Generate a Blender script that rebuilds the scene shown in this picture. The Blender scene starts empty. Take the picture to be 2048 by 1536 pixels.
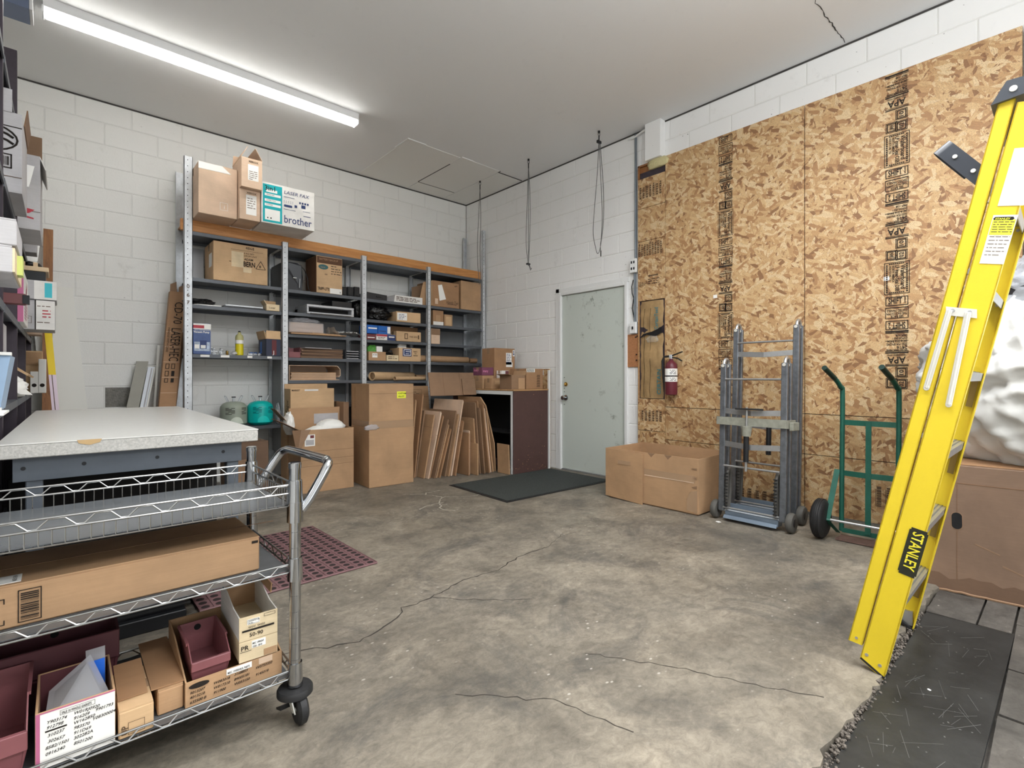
import bpy, bmesh, math, random
from mathutils import Vector, Matrix, noise
C = bpy.context.scene.collection
S = bpy.context.scene
R = math.radians
rnd = random.Random(7)
# ------------------------------------------------------------------ camera, world, lamps, exposure
cd = bpy.data.cameras.new('camera'); cam = bpy.data.objects.new('camera', cd); C.objects.link(cam)
cam.location = (0, 0, 1.10); cam.rotation_euler = (R(90), 0, R(-42.06))
cd.sensor_width = 36; cd.lens = 36*1002/2048; cd.shift_y = -13/2048; cd.clip_start = .05
S.camera = cam
w = bpy.data.worlds.new('world'); S.world = w; w.use_nodes = True
w.node_tree.nodes['Background'].inputs[0].default_value = (.93, .97, 1, 1)
w.node_tree.nodes['Background'].inputs[1].default_value = 2.2     # daylight entering through the open rear of the room
TUBE = 13.0
def area(name, loc, sx, sy, power, col=(.97, .985, 1), rot=(0, 0, 0)):
    l = bpy.data.lights.new(name, 'AREA'); l.shape = 'RECTANGLE'; l.size = sx; l.size_y = sy; l.energy = power; l.color = col
    o = bpy.data.objects.new(name, l); o.location = loc; o.rotation_euler = rot; C.objects.link(o); return o
area('ceiling_lamp_middle', (2.0, 1.0, 3.4), 2.4, .3, 54)
area('ceiling_lamp_rear', (1.9, -1.9, 3.35), 2.4, .3, 110)
area('ceiling_fill_middle', (1.3, .1, 2.9), 2.2, .5, 92, rot=(R(180), 0, 0))     # added fill out of view, aimed up to brighten the ceiling
area('ceiling_fill_rear', (1.9, -1.9, 3.0), 2.4, .8, 70, rot=(R(180), 0, 0))  # second added upward fill, unseen behind the camera, no fitting there
S.view_settings.view_transform = 'Standard'; S.view_settings.look = 'None'; S.view_settings.gamma = 1
S.view_settings.use_curve_mapping = False; S.view_settings.exposure = 0.25
S.cycles.use_denoising = True
S.cycles.max_bounces = 8; S.cycles.diffuse_bounces = 5; S.cycles.glossy_bounces = 4; S.cycles.transparent_max_bounces = 8

# ------------------------------------------------------------------ materials
def lin(c):
    return tuple((v/255/12.92 if v/255 <= .04045 else ((v/255+.055)/1.055)**2.4) for v in c)
MATS = {}
class N:
    def __init__(s, m): s.t = m.node_tree; s.n = s.t.nodes; s.b = s.n['Principled BSDF']
    def add(s, ty, **k):
        x = s.n.new('ShaderNode'+ty)
        for a, v in k.items(): setattr(x, a, v)
        return x
    def l(s, a, b): s.t.links.new(a, b)
def mat(name, col, rough=.6, metal=0., bump=0., bscale=80., var=0., vscale=4., emit=0., alpha=1., spec=.4, trans=0.):
    """plain procedural material: colour broken by two noises, optional bump"""
    if name in MATS: return MATS[name]
    m = bpy.data.materials.new(name); m.use_nodes = True; q = N(m); c = lin(col)
    q.b.inputs['Base Color'].default_value = (*c, 1); q.b.inputs['Roughness'].default_value = rough
    q.b.inputs['Metallic'].default_value = metal; q.b.inputs['Specular IOR Level'].default_value = spec
    if trans: q.b.inputs['Transmission Weight'].default_value = trans; q.b.inputs['IOR'].default_value = 1.2
    if alpha < 1: q.b.inputs['Alpha'].default_value = alpha
    if emit:
        q.b.inputs['Emission Color'].default_value = (*c, 1); q.b.inputs['Emission Strength'].default_value = emit
    g = q.add('NewGeometry')
    if var:
        a = q.add('TexNoise'); a.inputs['Scale'].default_value = vscale; a.inputs['Detail'].default_value = 6; a.inputs['Roughness'].default_value = .65
        q.l(g.outputs['Position'], a.inputs['Vector'])
        r = q.add('ValToRGB'); r.color_ramp.elements[0].position = .3; r.color_ramp.elements[1].position = .7
        r.color_ramp.elements[0].color = (*[v*(1-var) for v in c], 1); r.color_ramp.elements[1].color = (*[min(1, v*(1+var*.6)) for v in c], 1)
        q.l(a.outputs['Fac'], r.inputs['Fac']); q.l(r.outputs['Color'], q.b.inputs['Base Color'])
    if bump:
        a = q.add('TexNoise'); a.inputs['Scale'].default_value = bscale; a.inputs['Detail'].default_value = 4
        q.l(g.outputs['Position'], a.inputs['Vector'])
        b = q.add('Bump'); b.inputs['Strength'].default_value = bump; b.inputs['Distance'].default_value = .01
        q.l(a.outputs['Fac'], b.inputs['Height']); q.l(b.outputs['Normal'], q.b.inputs['Normal'])
    MATS[name] = m; return m
def mixc(q, fac, a, b):
    x = q.add('Mix', data_type='RGBA'); q.l(fac, x.inputs[0])
    for s, v in ((6, a), (7, b)):
        if isinstance(v, tuple): x.inputs[s].default_value = (*v, 1)
        else: q.l(v, x.inputs[s])
    return x.outputs[2]
def ramp(q, src, p0, p1, c0=0., c1=1.):
    r = q.add('ValToRGB'); r.color_ramp.elements[0].position = p0; r.color_ramp.elements[1].position = p1
    r.color_ramp.elements[0].color = (c0, c0, c0, 1); r.color_ramp.elements[1].color = (c1, c1, c1, 1)
    q.l(src, r.inputs['Fac']); return r.outputs['Color']
def nz(q, vec, scale, detail=6, rough=.6, dist=0.):
    a = q.add('TexNoise'); a.inputs['Scale'].default_value = scale; a.inputs['Detail'].default_value = detail
    a.inputs['Roughness'].default_value = rough; a.inputs['Distortion'].default_value = dist
    q.l(vec, a.inputs['Vector']); return a.outputs['Fac']
def mapv(q, vec, scale=(1, 1, 1), rot=(0, 0, 0), loc=(0, 0, 0)):
    a = q.add('Mapping'); a.inputs['Scale'].default_value = scale; a.inputs['Rotation'].default_value = rot; a.inputs['Location'].default_value = loc
    q.l(vec, a.inputs['Vector']); return a.outputs['Vector']
def bumpn(q, h, strength, dist=.01):
    b = q.add('Bump'); b.inputs['Strength'].default_value = strength; b.inputs['Distance'].default_value = dist
    q.l(h, b.inputs['Height']); q.l(b.outputs['Normal'], q.b.inputs['Normal'])
def new(name, rough=.6):
    m = bpy.data.materials.new(name); m.use_nodes = True; MATS[name] = m; q = N(m); q.b.inputs['Roughness'].default_value = rough
    g = q.add('NewGeometry'); return m, q, g.outputs['Position']
def concrete(name, c_light, c_mid, c_dark, fleck=True):
    m, q, p = new(name, .62)
    big = ramp(q, nz(q, p, .9, 8, .62, .6), .36, .62)
    mid = ramp(q, nz(q, p, 3.1, 10, .72, .4), .38, .66)
    fine = ramp(q, nz(q, mapv(q, p, scale=(1, 1.5, 1), rot=(0, 0, .4)), 19, 10, .82, .6), .34, .68)
    stain = ramp(q, nz(q, mapv(q, p, loc=(7, 3, 0)), 1.7, 11, .78, .8), .49, .66)
    c = mixc(q, big, lin(c_mid), lin(c_light)); c = mixc(q, mid, c, lin(tuple(v*.80 for v in c_mid)))
    x = q.add('Mix', data_type='RGBA', blend_type='MULTIPLY'); x.inputs[0].default_value = .8
    q.l(c, x.inputs[6]); f2 = mixc(q, fine, (.45, .43, .41), (1.15, 1.13, 1.1)); q.l(f2, x.inputs[7]); c = x.outputs[2]
    sc = q.add('Math', operation='MULTIPLY'); sc.inputs[1].default_value = .75; q.l(stain, sc.inputs[0])
    c = mixc(q, sc.outputs[0], c, lin(c_dark))
    if fleck:
        v = q.add('TexVoronoi'); v.inputs['Scale'].default_value = 22; v.inputs['Randomness'].default_value = 1
        q.l(mapv(q, p, scale=(1, 1.6, 1), rot=(0, 0, .5)), v.inputs['Vector'])
        k = ramp(q, v.outputs['Distance'], .12, .2, 1, 0); gate = ramp(q, nz(q, p, 1.3, 5, .6), .48, .58)
        cc = ramp(q, v.outputs['Color'], .62, .66)
        mm = q.add('Math', operation='MULTIPLY'); q.l(k, mm.inputs[0]); q.l(gate, mm.inputs[1])
        m2 = q.add('Math', operation='MULTIPLY'); q.l(mm.outputs[0], m2.inputs[0]); q.l(cc, m2.inputs[1])
        m3 = q.add('Math', operation='MULTIPLY'); q.l(m2.outputs[0], m3.inputs[0]); m3.inputs[1].default_value = .55
        c = mixc(q, m3.outputs[0], c, lin((205, 198, 188)))
    q.l(c, q.b.inputs['Base Color'])
    q.l(ramp(q, nz(q, p, 2.2, 5), .3, .7, .38, .72), q.b.inputs['Roughness'])
    bumpn(q, nz(q, p, 60, 8, .7), .25, .006)
    return m
def osb(name, tint=1.):
    m, q, p = new(name, .55)
    sep = q.add('SeparateXYZ'); q.l(p, sep.inputs[0]); com = q.add('CombineXYZ'); q.l(sep.outputs[1], com.inputs[0]); q.l(sep.outputs[2], com.inputs[1])
    sx = q.add('Math', operation='MULTIPLY'); sx.inputs[1].default_value = 1.; q.l(sep.outputs[0], sx.inputs[0]); q.l(sx.outputs[0], com.inputs[2])
    p2 = com.outputs[0]
    wob = q.add('TexNoise'); wob.inputs['Scale'].default_value = 9; wob.inputs['Detail'].default_value = 3; q.l(p2, wob.inputs['Vector'])
    off = q.add('VectorMath', operation='SCALE'); off.inputs['Scale'].default_value = .010; q.l(wob.outputs['Color'], off.inputs[0])
    ad = q.add('VectorMath', operation='ADD'); q.l(p2, ad.inputs[0]); q.l(off.outputs[0], ad.inputs[1]); p3 = ad.outputs[0]
    cols = [(226, 190, 140), (206, 164, 114), (184, 138, 92), (236, 208, 164), (150, 106, 68), (216, 178, 128)]
    def layer(rot, s, loc):
        v = q.add('TexVoronoi'); v.inputs['Scale'].default_value = 1
        q.l(mapv(q, mapv(q, p3, rot=(0, 0, rot)), scale=s, loc=loc), v.inputs['Vector'])
        sp = q.add('SeparateColor'); q.l(v.outputs['Color'], sp.inputs[0])
        r = q.add('ValToRGB'); r.color_ramp.interpolation = 'CONSTANT'
        e = r.color_ramp.elements
        for i, c in enumerate(cols):
            el = e[i] if i < 2 else e.new(i/6)
            el.position = [0, .22, .42, .58, .78, .86][i]; el.color = (*[x*tint for x in lin(c)], 1)
        q.l(sp.outputs[0], r.inputs['Fac'])
        gr = nz(q, mapv(q, mapv(q, p3, rot=(0, 0, rot)), scale=tuple(a*b for a, b in zip(s, (1.2, 7, 1)))), 1, 4, .6)
        x = q.add('Mix', data_type='RGBA', blend_type='MULTIPLY'); x.inputs[0].default_value = .55
        q.l(r.outputs['Color'], x.inputs[6]); q.l(mixc(q, ramp(q, gr, .3, .7), (.7, .66, .6), (1.12, 1.1, 1.06)), x.inputs[7])
        v2 = q.add('TexVoronoi', feature='DISTANCE_TO_EDGE'); q.l(mapv(q, mapv(q, p3, rot=(0, 0, rot)), scale=s, loc=loc), v2.inputs['Vector'])
        edge = ramp(q, v2.outputs['Distance'], .0, .07)
        return x.outputs[2], sp.outputs[1], edge
    out = None; eo = None
    for rot, s, loc in ((1.5, (13, 42, 1), (0, 0, 0)), (1.0, (15, 38, 1), (3, 1, 5)), (2.15, (11, 44, 1), (7, 2, 9)), (1.25, (16, 40, 1), (1, 8, 3)), (1.85, (14, 50, 1), (5, 5, 1)), (.55, (17, 46, 1), (2, 4, 6)), (2.7, (16, 44, 1), (9, 1, 2))):
        c, k, ed = layer(rot, s, loc)
        dk = mixc(q, ed, (.30*tint, .19*tint, .105*tint), c)
        if out is None: out = dk; eo = ed
        else:
            g = ramp(q, k, .66, .661); out = mixc(q, g, out, dk)
            hx = q.add('Mix'); q.l(g, hx.inputs[0]); q.l(eo, hx.inputs[2]); q.l(ed, hx.inputs[3]); eo = hx.outputs[0]
    dark = ramp(q, nz(q, mapv(q, p2, rot=(0, 0, .4)), 24, 3, .5), .68, .74)
    dm = q.add('Math', operation='MULTIPLY'); dm.inputs[1].default_value = .6; q.l(dark, dm.inputs[0])
    out = mixc(q, dm.outputs[0], out, lin((120, 74, 40)))
    q.l(out, q.b.inputs['Base Color']); bumpn(q, eo, .25, .003)
    return m
def wood(name, c1, c2, scale=(3, 40, 40)):
    m, q, p = new(name, .55)
    f = nz(q, mapv(q, p, scale=scale), 1, 6, .65, 1.2)
    q.l(mixc(q, ramp(q, f, .35, .65), lin(c1), lin(c2)), q.b.inputs['Base Color']); bumpn(q, f, .15, .004); return m
def painted(name, col, dirt, bscale=110., bump=.3, speck=.0, dirt_amt=.45):
    m, q, p = new(name, .7)
    a = ramp(q, nz(q, p, 1.4, 8, .7, .5), .5, .75); b = ramp(q, nz(q, p, 9, 8, .75), .55, .8)
    mm = q.add('Math', operation='MULTIPLY'); q.l(a, mm.inputs[0]); q.l(b, mm.inputs[1])
    m2 = q.add('Math', operation='MULTIPLY'); q.l(mm.outputs[0], m2.inputs[0]); m2.inputs[1].default_value = dirt_amt*2
    c = mixc(q, m2.outputs[0], lin(col), lin(dirt))
    if speck:
        s = ramp(q, nz(q, p, 38, 2, .5), .735, .75); s2 = ramp(q, nz(q, p, 2.5, 3, .5), .5, .62)
        m4 = q.add('Math', operation='MULTIPLY'); q.l(s, m4.inputs[0]); q.l(s2, m4.inputs[1])
        m5 = q.add('Math', operation='MULTIPLY'); q.l(m4.outputs[0], m5.inputs[0]); m5.inputs[1].default_value = speck
        c = mixc(q, m5.outputs[0], c, lin((70, 68, 66)))
    q.l(c, q.b.inputs['Base Color']); bumpn(q, nz(q, p, bscale, 6, .7), bump, .004); return m
def cardboard(name, col):
    m, q, p = new(name, .75)
    f = nz(q, p, 3, 6, .6, .3); g = nz(q, mapv(q, p, scale=(1, 1, 30)), 9, 3, .6)
    c = mixc(q, ramp(q, f, .3, .7), lin(tuple(v*.9 for v in col)), lin(tuple(min(255, v*1.05) for v in col)))
    x = q.add('Mix', data_type='RGBA', blend_type='MULTIPLY'); x.inputs[0].default_value = .25; q.l(c, x.inputs[6])
    q.l(mixc(q, ramp(q, g, .35, .65), (.8, .78, .76), (1.08, 1.08, 1.08)), x.inputs[7]); q.l(x.outputs[2], q.b.inputs['Base Color'])
    bumpn(q, nz(q, p, 40, 4), .12, .004); return m

mWall = painted('wall_paint', (232, 232, 229), (150, 146, 138), 120, .5, .5)
mWallR = painted('wall_paint_smooth', (236, 236, 235), (150, 146, 142), 120, .35, .9)
mMortar = mat('mortar_paint', (222, 222, 219), .8, bump=.3)
mCeil = painted('ceiling_paint', (228, 229, 229), (160, 160, 156), 160, .35, 0, .2)
mCeilP = painted('ceiling_patch_paint', (229, 229, 225), (150, 150, 144), 160, .3, .3, .4)
mGap = mat('dark_gap', (70, 68, 66), .9, var=.4, vscale=12)
mFloor = concrete('floor_concrete', (166, 157, 142), (139, 132, 120), (72, 71, 69))
mPaver = concrete('paver_concrete', (112, 108, 103), (90, 87, 83), (46, 45, 44), True)
mCrack = mat('crack_dirt', (62, 57, 52), .9)
mRubble = mat('broken_concrete', (112, 104, 96), .9, var=.5, vscale=30, bump=.6, bscale=60)
mPlate = mat('dark_steel_plate', (56, 56, 55), .5, .3, bump=.15, bscale=30, var=.55, vscale=3.5)
mOSB = osb('osb_flakes', .86); mOSB2 = osb('osb_flakes_darker', .77)
mInk = mat('black_ink', (34, 27, 22), .8)
mInk2 = mat('grey_ink', (92, 72, 54), .8)
mTan = cardboard('cardboard_tan', (182, 146, 110)); mLight = cardboard('cardboard_light', (208, 174, 134)); mDark = cardboard('cardboard_brown', (142, 112, 86))
mPale = cardboard('cardboard_pale', (218, 190, 164)); mGreyB = cardboard('greyish_carton', (186, 184, 186)); mWhiteB = cardboard('white_carton', (236, 234, 230))
mCream = cardboard('cream_carton', (226, 206, 170)); mDeep = cardboard('cardboard_deep', (106, 82, 64)); mKraft = cardboard('cardboard_kraft', (164, 126, 92))
mWorn = cardboard('cardboard_worn', (124, 100, 82)); mInside = cardboard('cardboard_inside', (128, 96, 70))
mTape = mat('packing_tape', (196, 164, 132), .25, alpha=.55)
mTapeB = mat('brown_tape', (150, 104, 66), .3)
mPaper = mat('white_paper', (240, 239, 235), .7); mYellowL = mat('yellow_sticker', (236, 240, 70), .6)
mSteel = mat('galvanized_steel', (206, 210, 214), .45, .3, var=.2, vscale=14)
mShelf = mat('grey_shelf_enamel', (94, 98, 104), .45, .2, var=.12, vscale=6)
mBackP = mat('grey_back_panel', (146, 148, 150), .6, .1, var=.1)
mBeam = wood('fir_beam', (176, 116, 60), (206, 148, 88)); mPly = wood('plywood', (190, 150, 104), (160, 118, 78))
mPost = wood('brown_wood', (120, 78, 44), (160, 108, 62), (30, 30, 3))
mChrome = mat('chrome', (176, 178, 181), .07, 1.); mWire = mat('chrome_wire', (158, 158, 157), .25, .95)
mLiner = mat('grey_liner', (92, 95, 98), .25, .0, var=.12, vscale=8, spec=.6)
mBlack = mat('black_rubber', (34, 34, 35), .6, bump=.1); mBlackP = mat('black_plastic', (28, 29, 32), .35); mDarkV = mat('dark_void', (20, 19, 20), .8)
mTop = mat('speckled_laminate', (220, 219, 214), .3, var=.06, vscale=60); mTopE = mat('particle_edge', (186, 184, 179), .7, var=.28, vscale=130, bump=.2)
mBench = mat('blue_grey_enamel', (84, 90, 98), .42, .1, var=.15, vscale=5)
mYel = mat('yellow_fibreglass', (234, 206, 46), .4, var=.05, vscale=3, bump=.05, bscale=300)
mAlu = mat('aluminium', (186, 187, 188), .38, .85, var=.12, vscale=20); mZinc = mat('zinc_bracket', (224, 222, 214), .35, .4)
mTruck = mat('scuffed_aluminium', (122, 126, 132), .45, .7, var=.3, vscale=22, bump=.1)
mToe = mat('blue_grey_steel', (126, 140, 156), .4, .5, var=.15); mGreen = mat('green_enamel', (34, 92, 78), .4, .1, var=.2, vscale=14); mGreenD = mat('dark_green_tube', (36, 58, 52), .4, .2, var=.2, vscale=18)
mRedD = mat('maroon_enamel', (100, 40, 50), .35, var=.06); mPlum = mat('plum_plastic', (136, 84, 88), .45, var=.1, vscale=6)
mPlumD = mat('dark_plum_plastic', (92, 52, 58), .5, var=.1); mPink = mat('pink_box', (186, 104, 140), .6)
mDoor = painted('door_paint', (196, 203, 196), (118, 122, 112), 90, .08, .12, 2.2); mFrame = painted('frame_paint', (226, 227, 226), (140, 138, 134), 60, .1, .1, .3)
mBrass = mat('brass', (196, 160, 84), .3, .9); mCab = mat('maroon_brown_paint', (84, 60, 56), .55, var=.14, vscale=8, bump=.06)
mMat = mat('black_mat', (66, 71, 69), .9, bump=1., bscale=150, var=.55, vscale=120); mRubR = mat('brown_red_rubber', (124, 92, 94), .6, var=.2, vscale=20); mHole = mat('mat_hole', (44, 34, 34), .8)
mConduit = mat('grey_conduit', (128, 136, 144), .45, .4, var=.1); mRope = mat('wire_rope', (98, 98, 98), .5, .4)
mTeal = mat('teal_paint', (0, 178, 172), .35, var=.06, vscale=6); mSage = mat('sage_paint', (150, 158, 144), .4, var=.06); mPrintTeal = mat('teal_print', (0, 170, 178), .6)
mYelC = mat('yellow_cylinder', (222, 206, 40), .35); mFoamW = mat('white_foam', (244, 244, 240), .8, bump=.3, bscale=60)
mBagW = mat('white_poly_bag', (232, 232, 230), .35, trans=.15, bump=.2, bscale=8); mBagB = mat('black_poly_bag', (18, 18, 20), .28); mClear = mat('clear_film', (214, 214, 220), .12, alpha=.4)
mBlue = mat('blue_print', (30, 96, 176), .5); mNavy = mat('navy_print', (40, 58, 108), .5); mRedP = mat('red_print', (176, 60, 72), .6); mGreenP = mat('green_print', (88, 158, 66), .6)
mKraftP = mat('kraft_paper', (168, 138, 96), .6, var=.3, vscale=7, bump=.5, bscale=12); mTealInk = mat('teal_ink', (60, 128, 136), .7); mInsul = mat('mineral_wool', (206, 196, 150), .95, bump=1, bscale=60)
mCork = mat('cork', (176, 122, 82), .85, var=.25, vscale=80, bump=.3); mLamp = mat('lamp_tube', (255, 253, 248), .4, emit=TUBE); mFix = mat('fixture_enamel', (222, 223, 224), .4); mFixB = mat('blue_steel', (120, 132, 158), .4, .3)
mBinder = mat('pale_blue_vinyl', (150, 176, 204), .35); mDarkUp = mat('dark_upright', (62, 54, 62), .45, .2, var=.2, vscale=10)
mSilver = mat('silver_plastic', (190, 192, 196), .4, .2); mYel2 = mat('yellow_level', (232, 200, 20), .4); mBoardW = mat('white_board', (228, 228, 222), .5); mTrimG = mat('grey_trim', (158, 156, 146), .6, var=.08)
mWheel = mat('grey_rubber', (86, 84, 80), .75, var=.2, bump=.1); mGlassD = mat('dark_glass', (54, 62, 78), .2)

# ------------------------------------------------------------------ geometry helpers
def W(o):
    m = o.matrix_basis.copy(); p = o.parent
    while p: m = p.matrix_basis @ m; p = p.parent
    return m
class B:
    def __init__(s): s.bm = bmesh.new()
    def box(s, x0, x1, y0, y1, z0, z1, rz=0., M=None):
        c = Vector(((x0+x1)/2, (y0+y1)/2, (z0+z1)/2))
        m = Matrix.Translation(c) @ Matrix.Rotation(rz, 4, 'Z') @ Matrix.Diagonal((x1-x0, y1-y0, z1-z0, 1))
        bmesh.ops.create_cube(s.bm, size=1, matrix=(M @ m) if M else m); return s
    def prism(s, pts, v):
        """polygon pts (3-D, planar) extruded along vector v"""
        v = Vector(v); a = [s.bm.verts.new(p) for p in pts]; b = [s.bm.verts.new(Vector(p)+v) for p in pts]; n = len(pts)
        s.bm.faces.new(a); s.bm.faces.new(b[::-1])
        for i in range(n): s.bm.faces.new((a[i], b[i], b[(i+1) % n], a[(i+1) % n]))
        return s
    def cyl(s, p0, p1, r, n=12, r2=None, cap=True):
        p0 = Vector(p0); p1 = Vector(p1); d = p1-p0
        m = Matrix.Translation((p0+p1)/2) @ d.to_track_quat('Z', 'Y').to_matrix().to_4x4()
        bmesh.ops.create_cone(s.bm, cap_ends=cap, segments=n, radius1=r, radius2=r if r2 is None else r2, depth=d.length, matrix=m); return s
    def tube(s, pts, r, n=8, closed=False):
        pts = [Vector(p) for p in pts]; k = len(pts); rings = []; prev = None
        for i, p in enumerate(pts):
            if closed: t = pts[(i+1) % k]-pts[i-1]
            else: t = pts[min(i+1, k-1)]-pts[max(i-1, 0)]
            t.normalize()
            if prev is None: prev = t.orthogonal().normalized()
            u = (prev-t*prev.dot(t)); u = u.normalized() if u.length > 1e-6 else t.orthogonal().normalized(); prev = u; v = t.cross(u)
            rings.append([s.bm.verts.new(p+(u*math.cos(a)+v*math.sin(a))*r) for a in (2*math.pi*j/n for j in range(n))])
        for i in range(k if closed else k-1):
            a, b = rings[i], rings[(i+1) % k]
            for j in range(n): s.bm.faces.new((a[j], a[(j+1) % n], b[(j+1) % n], b[j]))
        if not closed: s.bm.faces.new(rings[0][::-1]); s.bm.faces.new(rings[-1])
        return s
    def lathe(s, prof, c, axis='Z', n=24):
        c = Vector(c); rings = []
        for r, h in prof:
            ring = []
            for j in range(n):
                a = 2*math.pi*j/n; x, y = r*math.cos(a), r*math.sin(a)
                v = {'Z': (x, y, h), 'Y': (x, h, y), 'X': (h, x, y)}[axis]; ring.append(s.bm.verts.new(c+Vector(v)))
            rings.append(ring)
        for a, b in zip(rings, rings[1:]):
            for j in range(n): s.bm.faces.new((a[j], a[(j+1) % n], b[(j+1) % n], b[j]))
        s.bm.faces.new(rings[0]); s.bm.faces.new(rings[-1]); return s
    def quad(s, pts): s.bm.faces.new([s.bm.verts.new(p) for p in pts]); return s
    def sheet(s, pts, t):
        """thin panel from 4 corner points, thickness t"""
        a = [Vector(p) for p in pts]; n = (a[1]-a[0]).cross(a[2]-a[0]).normalized()*t; return s.prism(a, n)
    def blob(s, c, dims, seed=0, sub=4, amp=.12, freq=3., flat=-.9):
        r = bmesh.ops.create_icosphere(s.bm, subdivisions=sub, radius=1); off = Vector((seed*3.1, seed*1.7, seed*.9))
        for v in r['verts']:
            p = v.co.copy(); d = noise.multi_fractal(p*freq*.5+off, .9, 2.1, 4)*amp + abs(noise.noise(p*freq*1.6+off))*amp*-.9
            p = p*(1+d); p.z = max(p.z, flat); v.co = Vector((p.x*dims[0]/2, p.y*dims[1]/2, p.z*dims[2]/2))+Vector(c)
        return s
    def build(s, name, m, parent=None, bevel=0., smooth=False, world=False, seg=1):
        bm = s.bm
        if bevel:
            bmesh.ops.bevel(bm, geom=[e for e in bm.edges if len(e.link_faces) == 2 and e.calc_face_angle(0) > .5], offset=bevel, segments=seg, affect='EDGES', clamp_overlap=True)
        if world and parent is not None: bm.transform(W(parent).inverted())
        bmesh.ops.recalc_face_normals(bm, faces=bm.faces)
        me = bpy.data.meshes.new(name); bm.to_mesh(me); bm.free(); me.materials.append(m)
        if smooth:
            me.shade_smooth()
            if smooth != 2: me.set_sharp_from_angle(angle=R(40))
        o = bpy.data.objects.new(name, me); C.objects.link(o)
        if parent is not None: o.parent = parent
        ORDER.append(o); return o
ORDER = []
def tag(o, label, cat, group=None, kind=None):
    o['label'] = label; o['category'] = cat
    if group: o['group'] = group
    if kind: o['kind'] = kind
    return o
def thing(name, label, cat, loc=(0, 0, 0), rz=0., group=None, rot=None):
    o = bpy.data.objects.new(name, None); C.objects.link(o); o.empty_display_size = .05
    o.location = loc; o.rotation_euler = rot if rot else (0, 0, rz); return tag(o, label, cat, group)
def struct(o): o['kind'] = 'structure'; return o
def copy_thing(o, loc, rz=None, label=None):
    c = o.copy(); C.objects.link(c); c.location = loc
    if rz is not None: c.rotation_euler = (0, 0, rz)
    if label: c['label'] = label
    for ch in list(o.children):
        d = ch.copy(); C.objects.link(d); d.parent = c
        for g in list(ch.children):
            e = g.copy(); C.objects.link(e); e.parent = d
    return c
# frames: (origin, right, up, normal) in the parent's coordinates
def fr(o, r, u):
    r = Vector(r).normalized(); u = Vector(u).normalized(); return Vector(o), r, u, r.cross(u)
def face(wd, dp, side):
    return {'front': fr((-wd/2, -dp/2, 0), (1, 0, 0), (0, 0, 1)), 'left': fr((-wd/2, dp/2, 0), (0, -1, 0), (0, 0, 1)),
            'right': fr((wd/2, -dp/2, 0), (0, 1, 0), (0, 0, 1))}[side]
def fp(f, u, v, d=0.): return f[0]+f[1]*u+f[2]*v+f[3]*d
def patch(parent, f, u0, v0, u1, v1, m, name='label', d=.0012, poly=None):
    pts = poly or [(u0, v0), (u1, v0), (u1, v1), (u0, v1)]
    return B().prism([fp(f, u, v, .0002) for u, v in pts], f[3]*d).build(name, m, parent)
def text_mesh(body, size, bold=0., align='LEFT', sx=1., shear=0., space=1.):
    cu = bpy.data.curves.new('lettering', 'FONT'); cu.body = body; cu.size = size; cu.align_x = align; cu.resolution_u = 2
    cu.offset = bold*size; cu.shear = shear; cu.space_character = space; cu.fill_mode = 'FRONT'
    o = bpy.data.objects.new('lettering', cu); me = bpy.data.meshes.new_from_object(o)
    bpy.data.objects.remove(o); bpy.data.curves.remove(cu)
    if sx != 1: me.transform(Matrix.Diagonal((sx, 1, 1, 1)))
    return me
def join_prints(parent, f, items, m, name='print', d=.0022):
    """items: ('t',u,v,size,text[,rot,bold,sx,shear]) | ('r',u0,v0,u1,v1) | ('f',u0,v0,u1,v1,stroke) -> one flat print"""
    bm = bmesh.new()
    def rect(u0, v0, u1, v1): bm.faces.new([bm.verts.new((u, v, 0)) for u, v in ((u0, v0), (u1, v0), (u1, v1), (u0, v1))])
    for it in items:
        if it[0] == 'r': rect(*it[1:5])
        elif it[0] == 'f':
            u0, v0, u1, v1, s = it[1:6]; rect(u0, v0, u1, v0+s); rect(u0, v1-s, u1, v1); rect(u0, v0, u0+s, v1); rect(u1-s, v0, u1, v1)
        elif it[0] == 'p': bm.faces.new([bm.verts.new((u, v, 0)) for u, v in it[1]])
        else:
            a = list(it[1:])+[0, 0, 1, 0][len(it)-5:]
            u, v, size, t, rot, bold, sx, sh = a[:8]
            if it[0] == 'w':                                        # sx = width to fill
                me = text_mesh(t, size, bold, 'LEFT', 1, sh); xs = [q.co.x for q in me.vertices] or [0, 1]
                k = sx/max(max(xs)-min(xs), 1e-4); me.transform(Matrix.Diagonal((k, 1, 1, 1)) @ Matrix.Translation((-min(xs), 0, 0)))
            else: me = text_mesh(t, size, bold, 'LEFT', sx, sh)
            me.transform(Matrix.Translation((u, v, 0)) @ Matrix.Rotation(rot, 4, 'Z')); bm.from_mesh(me); bpy.data.meshes.remove(me)
    o, r, u, n = f; M4 = Matrix(((r.x, u.x, n.x, 0), (r.y, u.y, n.y, 0), (r.z, u.z, n.z, 0), (0, 0, 0, 1)))
    bm.transform(Matrix.Translation(o+n*d) @ M4)
    me = bpy.data.meshes.new(name); bm.to_mesh(me); bm.free(); me.materials.append(m)
    ob = bpy.data.objects.new(name, me); C.objects.link(ob); ob.parent = parent; ORDER.append(ob); return ob
def lines(u0, u1, v1, n, pitch, size, seed=0):
    """n rows of small illegible printing as thin word-length bars"""
    r = random.Random(seed); out = []
    for i in range(n):
        u = u0; v = v1-i*pitch
        while u < u1:
            l = r.uniform(.6, 2.2)*size*2.2; out.append(('r', u, v, min(u+l, u1), v+size*.62)); u += l+size*.7
        if r.random() < .3 and out: out.pop()
    return out
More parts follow.
